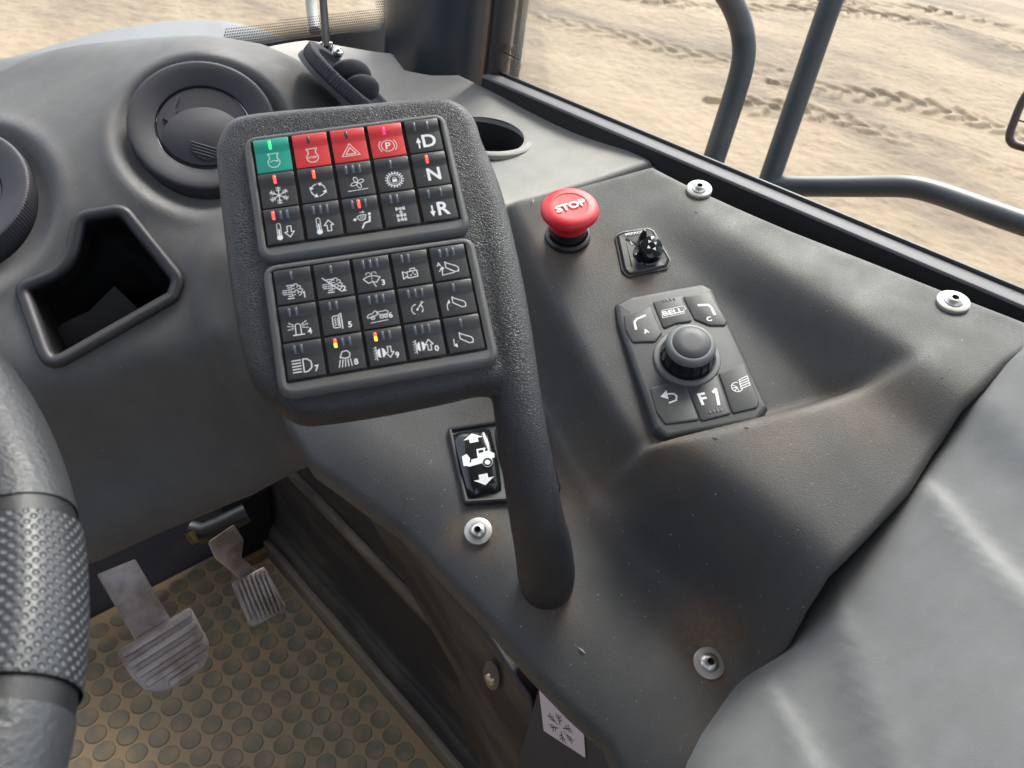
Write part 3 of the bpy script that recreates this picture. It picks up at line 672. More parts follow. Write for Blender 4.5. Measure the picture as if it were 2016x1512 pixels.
PK = [(40, 560), (100, 520), (133, 478), (146, 432), (165, 418), (228, 407), (256, 418), (345, 522), (357, 558), (350, 585), (126, 724), (100, 730), (74, 722), (64, 700), (32, 590)]
PKI = [(66, 572), (118, 540), (146, 500), (156, 448), (172, 438), (222, 428), (240, 432), (326, 535), (336, 560), (334, 572), (112, 706), (98, 706), (88, 698), (58, 588)]
PK = [(30, 578), (48, 550), (100, 520), (130, 480), (140, 436), (158, 420), (232, 407), (256, 418), (350, 528), (360, 556), (352, 590), (128, 728), (100, 732), (76, 722), (64, 700)]
PKC = [(22, 560), (122, 520), (146, 416), (248, 399), (368, 548), (352, 592), (92, 744)]
pko = round_poly([dash.pick(*p) for p in PKC], [.013, .030, .016, .018, .022, .010, .017], 8)
if .5*np.sum(pko[:, 0]*np.roll(pko[:, 1], -1)-np.roll(pko[:, 0], -1)*pko[:, 1]) < 0: pko = pko[::-1]
db = empty('dashboard', Matrix.Identity(4), 'grey grained dashboard moulding with round vents and a storage pocket', 'dashboard')
dash.build('dash_shell', dout, M['dash'], .005, .035, .02, holes=[inset(pko, .004)]+[[c_+R_*np.array([math.cos(t), math.sin(t)]) for t in np.linspace(0, 2*math.pi, 60, endpoint=False)] for c_, R_ in ((vent_c, .0555), (vent2_c, .0605))], parent=db, spots=[(600, 905, .02, .4), (420, 480, .03, .15)])
# storage pocket
PI_ = [(58, 584), (72, 566), (118, 538), (146, 496), (152, 450), (166, 438), (222, 427), (240, 433), (330, 537), (338, 558), (332, 574), (114, 704), (100, 708), (90, 700), (84, 690)]
pkt = empty('storage_pocket', Matrix.Identity(4), 'black open storage pocket with rounded rim in the dashboard below the left vents', 'storage pocket')
pin = inset(pko, .0105)
def on(pn, P, h): P = np.array(P); return pn.f.w(P[:, 0], P[:, 1], pn.H(P)+h)
ctr = pin.mean(0)
RR = []
for t, h in ((-.02, -.006), (0, .0005), (.06, .0035), (.3, .0062), (.6, .0062), (.9, .004), (1, .0)):
    P = pko*(1-t)+pin*t; RR.append(on(dash, P, h))
for h in (-.004, -.03): RR.append(on(dash, pin, h))
V, Fc = rings_mesh(RR, False, False); put('rim', mesh_from('rim', V, Fc, grained('pocket_rim', (.024, .024, .027), .52, 1500, .00008, .25)), pkt)
base_h = float(dash.H(ctr)[0]); RR = [on(dash, pin, -.005)]
for s_, h in ((1.0, -.05), (.97, -.085)):
    P = ctr+(pin-ctr)*s_; RR.append(dash.f.w(P[:, 0], P[:, 1], np.full(len(P), base_h+h)))
V, Fc = rings_mesh(RR, False, True); put('liner', mesh_from('liner', V, Fc, M['dark']), pkt)
fl_ = [(105, 655), (120, 636), (175, 610), (225, 560), (275, 608), (105, 706)]
P = np.array([df.hit(*p, base_h-.045)[:2] for p in fl_]); pad('shelf_insert', round_poly(P[::-1] if True else P, .002, 2), [(0, base_h-.083), (0, base_h-.046), (.001, base_h-.045)], simple('pocket_floor', (.018, .018, .022), .5), pkt, df.mat())

# vents
def round_vent(px, py, R, label, panel=dash, tabang=0, full=True):
    P, n = panel.point(px, py), panel.normal(px, py, .07)
    fr = Frame(P+n*.0105, n, up=(0, .2, 1))
    t = empty('air_vent', fr.mat(), label, 'air vent', 'round air vents in the dashboard')
    teeth = 150
    wob = lambda k, a: (.0002*np.sign(np.sin(a*teeth)) if k in (1, 2) else 0*a)
    lathe_put('bezel_ring', [(R*1.04, -.030), (R, -.0012), (R-.0010, -.0002), (R-.0030, 0), (R*.86, -.0010), (R*.70, -.0038), (R*.655, -.0050), (R*.65, -.009)], M['vent'], t, n=teeth*4, wob=wob, cap=False, angle=50)
    # tilted closed flap made of two pieces
    lathe_put('flap', [(R*.640, -.012), (R*.640, -.0075), (R*.62, -.0062), (R*.2, -.0058)], M['vent'], t, n=72)
    c = np.array([-R*.02, -R*.20]); pts = [c+np.array([math.cos(a_)*R*.56, math.sin(a_)*R*.50]) for a_ in np.linspace(0, 2*math.pi, 60, endpoint=False)]
    pts = [p*min(1, R*.61/np.linalg.norm(p)) for p in pts]
    pad('lower_flap', np.array(pts), [(0, -.0062), (.0002, -.0042), (.001, -.0036)], M['vent'], t)
    sl = np.array([(-.53, .16), (-.30, .50), (-.26, .48), (-.34, .30), (-.31, .28), (-.40, .06)])*R; pad('left_flap', sl[::-1], [(0, -.0062), (.0002, -.0048), (.0008, -.0044)], M['vent'], t)
    # half-moon thumb tab with ribs
    hm = [np.array([math.cos(a_), math.sin(a_)])*R*.235 for a_ in np.linspace(math.pi, 2*math.pi, 20)]; rotm = np.array([[math.cos(-.42), -math.sin(-.42)], [math.sin(-.42), math.cos(-.42)]])
    hc = np.array([.02, -.32])*R; pad('thumb_tab', np.array([rotm@p+hc for p in hm]), [(0, -.0036), (.0003, -.0022), (.0012, -.0018)], M['vent'], t)
    for i in range(4):
        y = -R*.045*(i+.6); L = math.sqrt(max(0, (R*.22)**2-y*y)); bm = bmesh.new(); box_bm(bm, (-L, y-.0007, -.0019), (L, y+.0007, -.0008)); bevel_all(bm, .0003, 1)
        bm_put('grip_rib', bm, M['vent'], t, Matrix.Translation((hc[0], hc[1], 0))@Matrix.Rotation(-.42, 4, 'Z'))
    return t
round_vent(403, 256, .0590, 'large round black dashboard vent directly left of the control pod')
round_vent(-100, 392, .0640, 'round black dashboard vent cut off by the left edge of the picture')

# shelf right of the dome
hf = Frame((.5, .55, .94), (0, 0, 1), up=(0, 1, 0))
HC = [(1000, 395, .928), (1280, 325, .952), (1100, 330, .936), (900, 250, .934), (1150, 260, .945), (955, 150, .950), (760, 110, .948), (800, 200, .938), (640, 110, .955), (1250, 285, .952)]
shelf = Panel(hf, [onz(*p) for p in HC], 1e-4)
HO = [onz(1300, 332, .945), onz(1288, 318, .952), onz(1245, 285, .955), onz(1180, 250, .955), onz(1050, 190, .955), onz(962, 162, .952), onz(905, 141, .95), onz(850, 137, .95), onz(800, 128, .95), onz(776, 100, .95), onz(600, 92, .95), onz(500, 110, .95), onz(560, 260, .93), onz(700, 420, .92), onz(900, 480, .91), onz(1000, 420, .92), onz(1100, 385, .93)]
hout = hf.loc(np.array(HO))[:, :2]
cup = shelf.pick(955, 268)
sh = empty('dash_shelf', Matrix.Identity(4), 'light grey flat shelf of the dashboard running along under the side window', 'shelf')
cupR = .037
edge_c = shelf.pick(1048, 280); cupR = .043
cupc = shelf.pick(948, 268)
hole = [cupc+(cupR-.002)*np.array([math.cos(t), math.sin(t)]) for t in np.linspace(0, 2*math.pi, 48, endpoint=False)]
shelf.build('shelf_shell', hout, M['shelf'], .006, .006, .05, holes=[hole], parent=sh)
cm = empty('cup_holder', Matrix.Translation(shelf.f.w(cupc[0], cupc[1], float(shelf.H(cupc)[0]))), 'deep round cup holder with raised grey rim behind the control pod', 'cup holder')
lathe_put('rim', [(cupR+.008, -.002), (cupR+.0078, .0015), (cupR+.006, .003), (cupR+.001, .003), (cupR-.0005, .001), (cupR-.001, -.012)], M['shelf'], cm, n=64, cap=False)
lathe_put('cup_liner', [(cupR-.0012, -.001), (cupR-.003, -.03), (cupR-.005, -.085)], M['dark'], cm, n=64)

# side-facing vent on the flank of the dome
P1, P2 = at(634, 104, .80), at(768, 222, .735); cen = (P1+P2)/2; ax = _n(P2-P1); toeye = _n(EYE-cen); perp = _n(np.cross(ax, toeye))
if perp[2] < 0: perp = -perp
nn = _n(perp*.985+toeye*.13); fs = Frame(cen, nn, u=ax); Rv = np.linalg.norm(P2-P1)/2
t3 = empty('air_vent', fs.mat(), 'round vent seen edge-on with ribbed rim and open flaps near the windscreen', 'air vent', 'round air vents in the dashboard')
wob = lambda k, a: (.0004*np.sign(np.sin(a*110)) if k in (1, 2) else 0*a)
lathe_put('ribbed_ring', [(Rv*.97, -.010), (Rv, -.0075), (Rv, .0), (Rv*.97, .0015), (Rv*.80, .001), (Rv*.76, -.004)], M['vent'], t3, n=440, wob=wob, cap=False, angle=50)
lathe_put('vent_core', [(Rv*.765, -.003), (Rv*.5, -.010)], M['dark'], t3, n=60)
lathe_put('base_ring', [(Rv*1.03, -.014), (Rv*1.02, -.0100), (Rv*.97, -.0096)], M['vent'], t3, n=80, cap=False)
for off, sc in ((-.16, .50), (.20, .42)):
    bm = bmesh.new(); bmesh.ops.create_uvsphere(bm, u_segments=36, v_segments=18, radius=1, matrix=Matrix.Translation((Rv*off, 0, .0))@Matrix.Rotation(.25, 4, 'Y')@Matrix.Diagonal((Rv*sc*.36, Rv*sc*.95, Rv*sc*.72, 1)))
    bmesh.ops.bisect_plane(bm, geom=list(bm.verts)+list(bm.edges)+list(bm.faces), plane_co=(0, 0, -.003), plane_no=(0, 0, 1), clear_inner=True)
    bm_put('flap', bm, M['vent'], t3)

# chrome ball, cord, windscreen
bl = empty('chrome_knob', Matrix.Translation(at(666, 104, .80)), 'tiny chrome ball next to the ribbed vent below the windscreen', 'knob')
bm = bmesh.new(); bmesh.ops.create_uvsphere(bm, u_segments=24, v_segments=14, radius=.0048); bm_put('ball', bm, M['chrome'], bl); lathe_put('neck', [(.003, -.012), (.002, -.006), (.0025, -.003)], M['steel'], bl, n=16)
cd = empty('aerial_rod', Matrix.Translation(at(643, 98, .81)), 'thin black upright rod in clear clips in front of the windscreen', 'rod'); inv = cd.matrix_world.inverted()
tube_put('rod', [inv@Vector(at(628, -160, .90)), inv@Vector(at(636, 0, .86)), inv@Vector(at(640, 50, .83)), inv@Vector(at(643, 96, .81))], .0037, M['dark'], cd, n=12)
for px in (634, 651):
    lathe_put('clip', [(.0018, -.004), (.0024, 0), (.0018, .004)], M['chrome'], cd, inv@Matrix.Translation(at(px, 92, .81)), n=12)
# windscreen pane: plane leaning outwards ahead of the shelf
wp = ony(765, 100, .86); wf = Frame(wp, (.10, -.97, .22), up=(0, 0, 1)); ws = empty('windscreen', wf.mat(), 'front windscreen with black lower band and fading dot border', 'windscreen')
wl = np.array([wf.hit(-900, 200)[:2], wf.hit(775, 106)[:2], wf.hit(800, -500)[:2], wf.hit(-900, -500)[:2]])
pad('glass_pane', wl, [(0, -.004), (0, 0)], M['glass'], ws, cap0=True)
wb = np.array([wf.hit(*p)[:2] for p in [(425, 100), (450, 94), (500, 90), (580, 76), (640, 70), (700, 64), (745, 58), (757, 40), (764, -60), (790, -60), (780, 120), (600, 125), (425, 128)]])
pad('black_band', wb, [(0, .0005), (0, .0012)], M['frit'], ws)
V, Fc = [], []; lo = wf.hit(480, 70)[:2]; hi = wf.hit(768, -40)[:2]; pit = .0032
pts_px = {}
for i in range(-20, 170):
    for j in range(-12, 60):
        u, v = lo[0]+pit*(i+.5*(j % 2)), lo[1]+pit*.866*j
        q = M3.T@(wf.w(u, v)-EYE); px, py = 1008+F*q[0]/-q[2], 756-F*q[1]/-q[2]
        if px > 762 or px < 440: continue
        yb = np.interp(px, [440, 500, 580, 640, 700, 745, 762], [95, 90, 76, 70, 64, 58, 30]); dd = (yb-py)/46; dd2 = (762-px)/26
        s_ = max(1-dd, (1-dd2) if py < yb else 0)
        if dd < -.1 or s_ < .1: continue
        r = pit*.56*min(1.0, .38+.70*s_); o = len(V)
        V += [(u+r*math.cos(a_), v+r*math.sin(a_), .0009) for a_ in np.linspace(0, 2*math.pi, 6, endpoint=False)]; Fc.append(tuple(range(o, o+6)))
tag(put('dot_border', mesh_from('dot_border', V, Fc, M['frit'], False), ws), kind='stuff')

# bonnet outside, mirror strut
bf = Frame(at(300, 60, 1.9), (-.1, -.3, .95), up=(0, 1, 0))
bn = Panel(bf, [at(-300, 150, 1.7), at(0, 90, 1.8), at(200, 45, 2.0), at(420, 28, 2.1), at(600, 60, 1.9), at(640, 95, 1.8), at(300, 160, 1.5), at(0, 200, 1.5), at(600, 160, 1.6)], 1e-3)
bo_ = empty('engine_bonnet', Matrix.Identity(4), 'blurred pale grey engine bonnet seen beyond the windscreen at top left', 'bonnet')
bn.build('bonnet_shell', np.array([bn.pick(*p) for p in [(-500, 200), (-200, 130), (0, 80), (150, 42), (280, 24), (420, 20), (520, 30), (600, 52), (680, 90), (800, 200), (300, 400), (-500, 500)]]), M['bonnet'], .04, .12, .25, parent=bo_)
tb = tube_put('mirror_strut', [at(606, -120, 2.0), at(613, 10, 1.95), at(620, 60, 1.9)], .0125, simple('strut_grey', (.30, .29, .27), .5)); tag(tb, 'blurred pale grey strut standing outside beyond the windscreen dots', 'strut')

# ------------------------------------------------------------------ handrails outside
def path(pp, n=8): return smooth_poly([at(*p) for p in pp], n, False)
tag(tube_put('handrail', path([(1380, -60, 1.42), (1425, -20, 1.42), (1452, 30, 1.42), (1464, 80, 1.42), (1462, 125, 1.42), (1445, 190, 1.42), (1400, 330, 1.42), (1340, 520, 1.42)]), .0190, M['rail'], n=20), 'dark grey tubular handrail with a curved top outside the side window', 'handrail')
tag(tube_put('handrail', path([(1700, -160, 1.5), (1641, -10, 1.5), (1580, 165, 1.5), (1518, 345, 1.5), (1470, 480, 1.5)], 6), .0190, M['rail'], n=20), 'straight dark grey upright handrail post outside, with a faint red mark', 'handrail')
tag(tube_put('handrail', path([(1512, 366, 1.50), (1600, 367, 1.49), (1700, 367, 1.48), (1790, 368, 1.46), (1850, 382, 1.45), (1930, 410, 1.42), (2016, 440, 1.40), (2200, 500, 1.35)]), .0180, M['rail'], n=20), 'low dark grey handrail running right from the foot of the upright post', 'handrail')
bm = bmesh.new(); mg = empty('mirror_guard', Matrix.Translation(at(2050, 240, 1.6)), 'rusty brown rounded frame just entering the picture at the right edge', 'guard'); inv = mg.matrix_world.inverted()
G = [(2060, 140), (2018, 190), (1996, 240), (1988, 265), (1990, 278), (2004, 287), (2060, 300), (2130, 315)]
tube_put('frame_tube', [inv@Vector(p) for p in smooth_poly([at(a, b, 1.6) for a, b in G], 6, False)], .0065, M['guard'], mg); tube_put('cross_wire', [inv@Vector(at(2003, 236, 1.6)), inv@Vector(at(2100, 262, 1.6))], .0016, M['guard'], mg, n=8)

# ------------------------------------------------------------------ cabinet face below the console with sticker
cb = empty('cool_box', Matrix.Translation((.37, .12, .2)), 'blue-grey cool box front with a white label under the console', 'cool box')
bm = bmesh.new(); box_bm(bm, (-.001, -.30, -.2), (.12, .093, .50)); bevel_all(bm, .003); bm_put('box_body', bm, M['cabinet'], cb)
bm = bmesh.new(); box_bm(bm, (.022, .0935, .20), (.12, .135, .50)); bm_put('side_return', bm, M['dark'], cb, smooth=False)
jp = empty('end_panel', Matrix.Identity(4), 'dark vertical panel end with a pale worn lip and a screw recess below the console', 'trim panel')
X0 = .375; E_ = [(700, 960), (780, 1030), (870, 1112), (950, 1230), (1030, 1348), (1047, 1395), (1056, 1512), (1070, 1700), (900, 1512)]
L = [onx(a, b, X0) for a, b in E_]
ep = [onx(690, 950, X0+.03), onx(790, 1040, X0+.02), onx(872, 1108, X0), onx(950, 1228, X0), onx(1028, 1346, X0), onx(1048, 1380, X0), onx(1052, 1440, X0), onx(1058, 1560, X0), onx(960, 1560, X0+.05), onx(900, 1330, X0+.06), onx(800, 1150, X0+.07)]
bm = bmesh.new(); rr_ = [[bm.verts.new(p+np.array(o_)) for p in ep] for o_ in ((0, 0, 0), (.01, 0, 0))]
bm.faces.new(rr_[0]); bm.faces.new(rr_[1][::-1])
for i in range(len(ep)): k2 = (i+1) % len(ep); bm.faces.new((rr_[0][i], rr_[0][k2], rr_[1][k2], rr_[1][i]))
bm_put('panel_face', bm, M['kick'], jp, smooth=False)
tube_put('worn_lip', smooth_poly([p-np.array([.001, 0, 0]) for p in ep[1:7]], 5, False), .0028, grained('lip_plastic', (.05, .05, .06), .5, 900), jp, n=10)
rc = Frame(onx(968, 1330, X0)-np.array([.0005, 0, 0]), (-1, 0, 0), up=(0, 0, 1)); R_ = .014
lathe_put('screw_recess', [(R_*1.15, .0002), (R_, .0012), (R_*.8, .0005), (R_*.7, -.0)], M['skirting'], jp, rc.mat()@Matrix.Diagonal((.75, 1.5, 1, 1)), n=40)
lathe_put('recess_screw', [(R_*.55, .0006), (R_*.5, .003), (R_*.2, .004)], M['steel'], jp, rc.mat()@Matrix.Translation((0, -.006, 0)), n=24)
# sticker
kx = .3685; sp = [onx(*p, kx) for p in [(1068, 1392), (1153, 1447), (1153, 1492), (1071, 1438)]]
stf = Frame(sp[0], (-1, 0, 0), u=sp[1]-sp[0]); sk_ = empty('warning_label', stf.mat(), 'white rectangular sticker with black snowflake sketch below the console edge', 'sticker'); Lp = [stf.loc(p)[:2] for p in sp]
hgt = np.array([0, -.038]); Lp = [Lp[0], Lp[1], Lp[2], Lp[3]]
top_l, top_r = Lp[0]+np.array([0, .025]), Lp[1]+np.array([0, .025])
bm = bmesh.new(); P = round_poly([Lp[3], Lp[2], top_r, top_l], .0015, 3); bmm = M['ink']
pad('label_border', inset(P, -.0015), [(0, -.0004), (0, .0002)], bmm, sk_); pad('label_sheet', P, [(0, .0002), (0, .0005)], M['decal'], sk_)

# ------------------------------------------------------------------ small vector drawing kit for printed symbols
class Draw:
    def __init__(s, k=1): s.V = []; s.F = []; s.k = k
    def poly(s, P):
        o = len(s.V); s.V += [tuple(p) for p in P]; s.F.append(tuple(range(o, o+len(P))))
    def tris(s, V, Fc):
        o = len(s.V); s.V += list(V); s.F += [tuple(i+o for i in f) for f in Fc]
    def line(s, P, w=.12, closed=False):
        P = [np.array(p, float) for p in P]; n = len(P)
        for i in range(n if closed else n-1):
            a, b = P[i], P[(i+1) % n]; d = b-a; L = np.linalg.norm(d)
            if L < 1e-9: continue
            d /= L; m = np.array([-d[1], d[0]])*w*s.k/2; e = d*w*.30; s.poly([a-e+m, a-e-m, b+e-m, b+e+m])
    def arc(s, c, r, a0, a1, w=.12, n=20, ry=None):
        ry = ry or r; s.line([(c[0]+r*math.cos(math.radians(a)), c[1]+ry*math.sin(math.radians(a))) for a in np.linspace(a0, a1, n)], w)
    def disc(s, c, r, n=20): s.poly([(c[0]+r*math.cos(t), c[1]+r*math.sin(t)) for t in np.linspace(0, 2*math.pi, n, endpoint=False)])
    def text(s, t, c, size, bold=.0, ang=0, wide=1):
        V, Fc, w, h = glyphs(t, bold); k = size/h; ca, sa = math.cos(ang), math.sin(ang)
        P = [((x-w/2)*k*wide, (y-h/2)*k) for x, y in V]; s.tris([(c[0]+x*ca-y*sa, c[1]+x*sa+y*ca) for x, y in P], Fc)
_gc = {}
def glyphs(t, bold):
    if (t, bold) in _gc: return _gc[(t, bold)]
    cu = bpy.data.curves.new('lettering', 'FONT'); cu.body = t; cu.size = 1; cu.offset = bold; cu.resolution_u = 3; cu.fill_mode = 'FRONT' if hasattr(cu, 'fill_mode') else cu.fill_mode
    o = bpy.data.objects.new('lettering', cu); C.objects.link(o); dg = bpy.context.evaluated_depsgraph_get(); me = bpy.data.meshes.new_from_object(o.evaluated_get(dg))
    V = np.array([v.co[:2] for v in me.vertices]); Fc = [tuple(p.vertices) for p in me.polygons]; bpy.data.objects.remove(o); bpy.data.curves.remove(cu); bpy.data.meshes.remove(me)
    V = V-V.min(0); r = (V.tolist(), Fc, V[:, 0].max(), V[:, 1].max()); _gc[(t, bold)] = r; return r
def i_engine(d):
    d.arc((0, -.2), .55, 130, 410, .11, 26); d.line([(-.36, .22), (-.36, .5), (-.5, .78), (.5, .78), (.36, .5), (.36, .22)], .11)
def i_start(d): i_engine(d); d.arc((0, -.32), .34, 150, 35, .09, 10); d.poly([(.38, .05), (.36, -.22), (.12, -.06)])
def i_stop(d): i_engine(d); d.text('STOP', (0, -.2), .24, .02, wide=1.15)
def tri(r, c): return [(c[0]+r*math.cos(a)*1.05, c[1]+r*math.sin(a)*.95) for a in (math.pi/2, math.pi*7/6, math.pi*11/6)]
def i_hazard(d): d.line(tri(.95, (0, -.12)), .09, True); d.line(tri(.52, (0, -.14)), .10, True)
def i_park(d): d.arc((0, 0), .62, 0, 360, .09, 28); d.text('P', (.02, 0), .78, .015); d.arc((0, 0), .86, 140, 220, .10, 12); d.arc((0, 0), .86, -40, 40, .10, 12)
def arrow(d, x, y, s, up=1, w=.36): d.poly([(x-w*.34*s, y-up*s), (x+w*.34*s, y-up*s), (x+w*.34*s, y+up*.1*s), (x-w*.34*s, y+up*.1*s)][::up]); d.poly([(x-w*1.15*s, y+up*.05*s), (x+w*1.15*s, y+up*.05*s), (x, y+up*s)])
def i_D(d): arrow(d, -.62, -.15, .62); d.text('D', (.42, 0), 1.45, .02)
def i_N(d): d.text('N', (.2, .05), 1.4, .025)
def i_R(d): arrow(d, -.66, -.15, .62, -1); d.text('R', (.42, 0), 1.45, .02)
def i_snow(d):
    for k in range(6):
        a = math.radians(60*k+30); e = np.array([math.cos(a), math.sin(a)]); n = np.array([-e[1], e[0]]); d.line([(0, 0), e*.9], .10)
        for r in (.42, .66): d.line([e*(r+.02), e*(r+.2)+n*.2], .08); d.line([e*(r+.02), e*(r+.2)-n*.2], .08)
def i_recirc(d):
    for k in range(4):
        a = 90*k+8; d.arc((0, 0), .66, a, a+52, .13, 8); t = math.radians(a+52); c = np.array([math.cos(t), math.sin(t)]); n = np.array([-c[1], c[0]]); d.poly([c*.44, c*.88, c*.66+n*.34])
def i_fan(d):
    for k in range(4):
        a = math.radians(90*k+20); c = np.array([math.cos(a), math.sin(a)]); P = [c*.36+.30*np.array([math.cos(t), .6*math.sin(t)])@np.array([[c[0], c[1]], [-c[1], c[0]]]) for t in np.linspace(0, 6.28, 12, endpoint=False)]; d.line([(p[0]+.1, p[1]+.22) for p in P], .08, True)
    d.line([(-.9, -.62), (1, -.55)], .07)
def i_gear(d):
    d.arc((0, 0), .66, 0, 360, .10, 30)
    for k in range(18): a = math.radians(20*k); c = np.array([math.cos(a), math.sin(a)]); d.line([c*.70, c*.86], .13)
    d.arc((0, 0), .50, 0, 360, .05, 24); d.poly([(-.22, -.28), (.22, -.28), (.22, .06), (-.22, .06)]); d.arc((0, .1), .15, 0, 180, .08, 8)
def i_thermo(d, up):
    x = -.48; d.disc((x, -.62), .27); d.line([(x-.17, -.42), (x-.17, .72), (x-.08, .86), (x+.08, .86), (x+.17, .72), (x+.17, -.42)], .08); d.poly([(x-.07, -.5), (x+.07, -.5), (x+.07, .25), (x-.07, .25)])
    s = up; y = -.1; P = [(-.18, -.55), (.18, -.55), (.18, .05), (.44, .05), (0, .6), (-.44, .05), (-.18, .05)]; d.line([(.44+px, y+s*py) for px, py in P], .10, True)
def i_tdown(d): i_thermo(d, -1)
def i_tup(d): i_thermo(d, 1)
def i_air(d):
    d.line([(-.5, .42), (-.1, .55), (.35, .5), (.2, .05), (-.05, -.05), (-.32, .0)], .08, True)
    for k in range(3): x = -.2+.16*k; d.line([(x, .08), (x+.05, .22), (x-.02, .32), (x+.03, .46)], .05)
    d.poly([(-.95, .1), (-.68, .32), (-.68, -.05)]); d.line([(-.7, .16), (-.5, .16)], .08); d.poly([(.05, .98), (.05, .68), (.26, .82)]); d.line([(-.18, .82), (.1, .82)], .08)
    d.disc((.68, .55), .14); d.line([(.66, .28), (.6, -.2)], .2); d.line([(.6, -.25), (.1, -.35)], .18); d.line([(.1, -.35), (-.18, -.85)], .16)
def i_axle(d):
    for y in (.62, -.12, -.58):
        for x in (-.34, .34): d.line([(x-.07, y-.14), (x-.07, y+.14)], .12); d.line([(x+.05, y-.14), (x+.05, y+.14)], .08)
        d.line([(-.3, y), (.3, y)], .08); d.arc((0, y), .13, 0, 360, .07, 10)
    d.line([(0, .5), (0, -.5)], .08); d.arc((0, .22), .13, 0, 360, .07, 10)
def dig(n): return lambda d: d.text(n, (.98, -.42), .58, .02)
def smoke(d):
    for x, y in ((.15, .42), (.15, -.22)): d.line([(x-.22, y-.12), (x+.05, y-.12)], .08); d.line([(x-.22, y+.14), (x+.05, y+.14)], .08); d.arc((x+.16, y+.14), .19, -60, 170, .09, 9); d.arc((x+.42, y-.06), .17, -110, 110, .09, 9)
    d.arc((.72, .02), .16, -110, 110, .09, 8)
    for x in (-.38, -.24, -.10):
        for y in (-.44, -.22, 0, .22, .44): d.disc((x, y), .06, 8)
    d.line([(-.5, .66), (.05, .66)], .1); d.line([(-.5, -.66), (.05, -.66)], .1)
    for y in (.2, 0, -.2): d.line([(-.95+abs(y)*.4, y), (-.52, y)], .08)
def one(d, c, h, w): x, y = c; d.line([(x-h*.16, y+h*.30), (x, y+h*.46), (x, y-h*.5)], w)
def i_dpf(d): smoke(d); one(d, (1.0, -.42), .58, .12)
def i_nodpf(d): smoke(d); d.line([(-.85, .9), (.75, -.72)], .11); dig('2')(d)
def i_wash(d):
    d.arc((0, -.95), 1.35, 55, 125, .10, 12); d.arc((0, -.95), .72, 60, 120, .10, 8); d.line([(-.77, .16), (-.36, -.33)], .1); d.line([(.77, .16), (.36, -.33)], .1)
    d.line([(.28, -.75), (.05, -.2)], .09)
    for y in (-.1, .1, .3): d.line([(0, y), (0, y+.08)], .07)
    for s in (-1, 1):
        for a in range(0, 200, 40): d.arc((s*.26, .55), .22, a, a+20, .09, 3)
    dig('3')(d)
def i_cam(d):
    d.line([(-.3, -.4), (.62, -.34), (.62, .3), (-.3, .26)], .10, True); d.line([(-.3, .12), (-.72, .32), (-.72, -.42), (-.3, -.2)], .10, True); d.line([(0, .3), (0, .52), (.45, .55), (.45, .33)], .09)
    for x, y in ((.0, -.14), (.22, .05), (.4, -.12)): d.disc((x, y), .07, 8)
def body(d, dx=0, dy=0): d.line([(x+dx, y+dy) for x, y in [(-.25, .72), (.0, .52), (.78, .12), (.9, -.1), (.86, -.42), (.5, -.42), (-.25, .12)]], .10, True)
def i_bodyA(d): body(d); d.text('A', (-.86, .55), .42, .01); d.line([(-.72, -.62), (.45, -.5)], .08); d.line([(-.7, -.62), (-.62, .0)], .09); d.poly([(-.86, -.02), (-.42, .02), (-.6, .3)]); d.line([(-.95, -.18), (-.5, .18)], .07)
def i_bodyup(d): body(d); d.arc((.1, -.3), .95, 195, 150, .09, 8); d.poly([(-.86, .02), (-.5, .14), (-.56, .52)])
def i_bodydn(d): body(d); d.arc((.1, -.1), .98, 165, 205, .09, 8); d.poly([(-.98, -.42), (-.62, -.3), (-.62, -.7)])
def i_beacon(d):
    d.line([(-.24, -.6), (-.24, .2)], .1); d.line([(.24, -.6), (.24, .2)], .1); d.arc((0, .2), .24, 0, 180, .1, 8); d.line([(-.5, -.66), (.5, -.66)], .12)
    for a in (-12, 12, 32, 148, 168, 192): c = np.array([math.cos(math.radians(a)), math.sin(math.radians(a))]); b = np.array([0, .12]); d.line([b+c*.42, b+c*.62], .09); d.line([b+c*.72, b+c*.92], .09)
    dig('4')(d)
def i_heat(d):
    d.line([(-.5, .5), (-.42, .62), (.1, .62), (.1, -.55), (-.42, -.55), (-.5, -.42)], .10, True); d.line([(.3, .8), (.3, -.7)], .12); d.line([(.12, .72), (.3, .8)], .08)
    for x in (-.33, -.08): d.line([(x, -.35), (x+.12, -.2), (x, -.05), (x+.12, .1), (x, .25), (x+.1, .4)], .08)
    dig('5')(d)
def i_truck(d):
    d.line([(-1, .08), (-.78, .25), (-.45, .3), (-.3, .5), (-.12, .5), (-.05, .1), (-.95, -.12)], .08, True); d.line([(-.08, .35), (.75, .42), (.95, .3), (.9, .05), (.2, .05)], .08, True)
    for x in (-.5, .3, .68): d.arc((x, -.14), .17, 0, 360, .09, 12); d.disc((x, -.14), .06, 8)
    d.line([(-.75, -.62), (.85, -.55)], .07); d.text('6', (1.12, -.12), .55, .02)
def i_gauge(d):
    for a in (-40, 10, 100, 150, 200): d.arc((0, 0), .52, a, a+36, .11, 5)
    d.disc((0, -.02), .1, 10); d.line([(0, 0), (.5, .6)], .10); d.line([(.42, .72), (.68, .62)], .06); d.line([(.4, .42), (.66, .7)], .05)
def i_head(d):
    d.line([(.0, .62), (.0, -.62)], .12); d.line([(0, .62), (.35, .6), (.68, .3), (.72, 0), (.68, -.3), (.35, -.6), (0, -.62)], .12)
    for y in (.58, .3, .02, -.26, -.54): d.line([(-.95, y), (-.22, y)], .12)
    d.text('7', (1.12, -.42), .58, .02)
def i_work(d):
    d.line([(-.35, .2), (-.12, .72), (.3, .78), (.55, .5), (.5, .15), (.1, .05)], .11, True)
    for k in range(5): x = -.35+.22*k; d.line([(x, -.05-.0*k), (x-.22+.07*k, -.72)], .09)
    dig('8')(d)
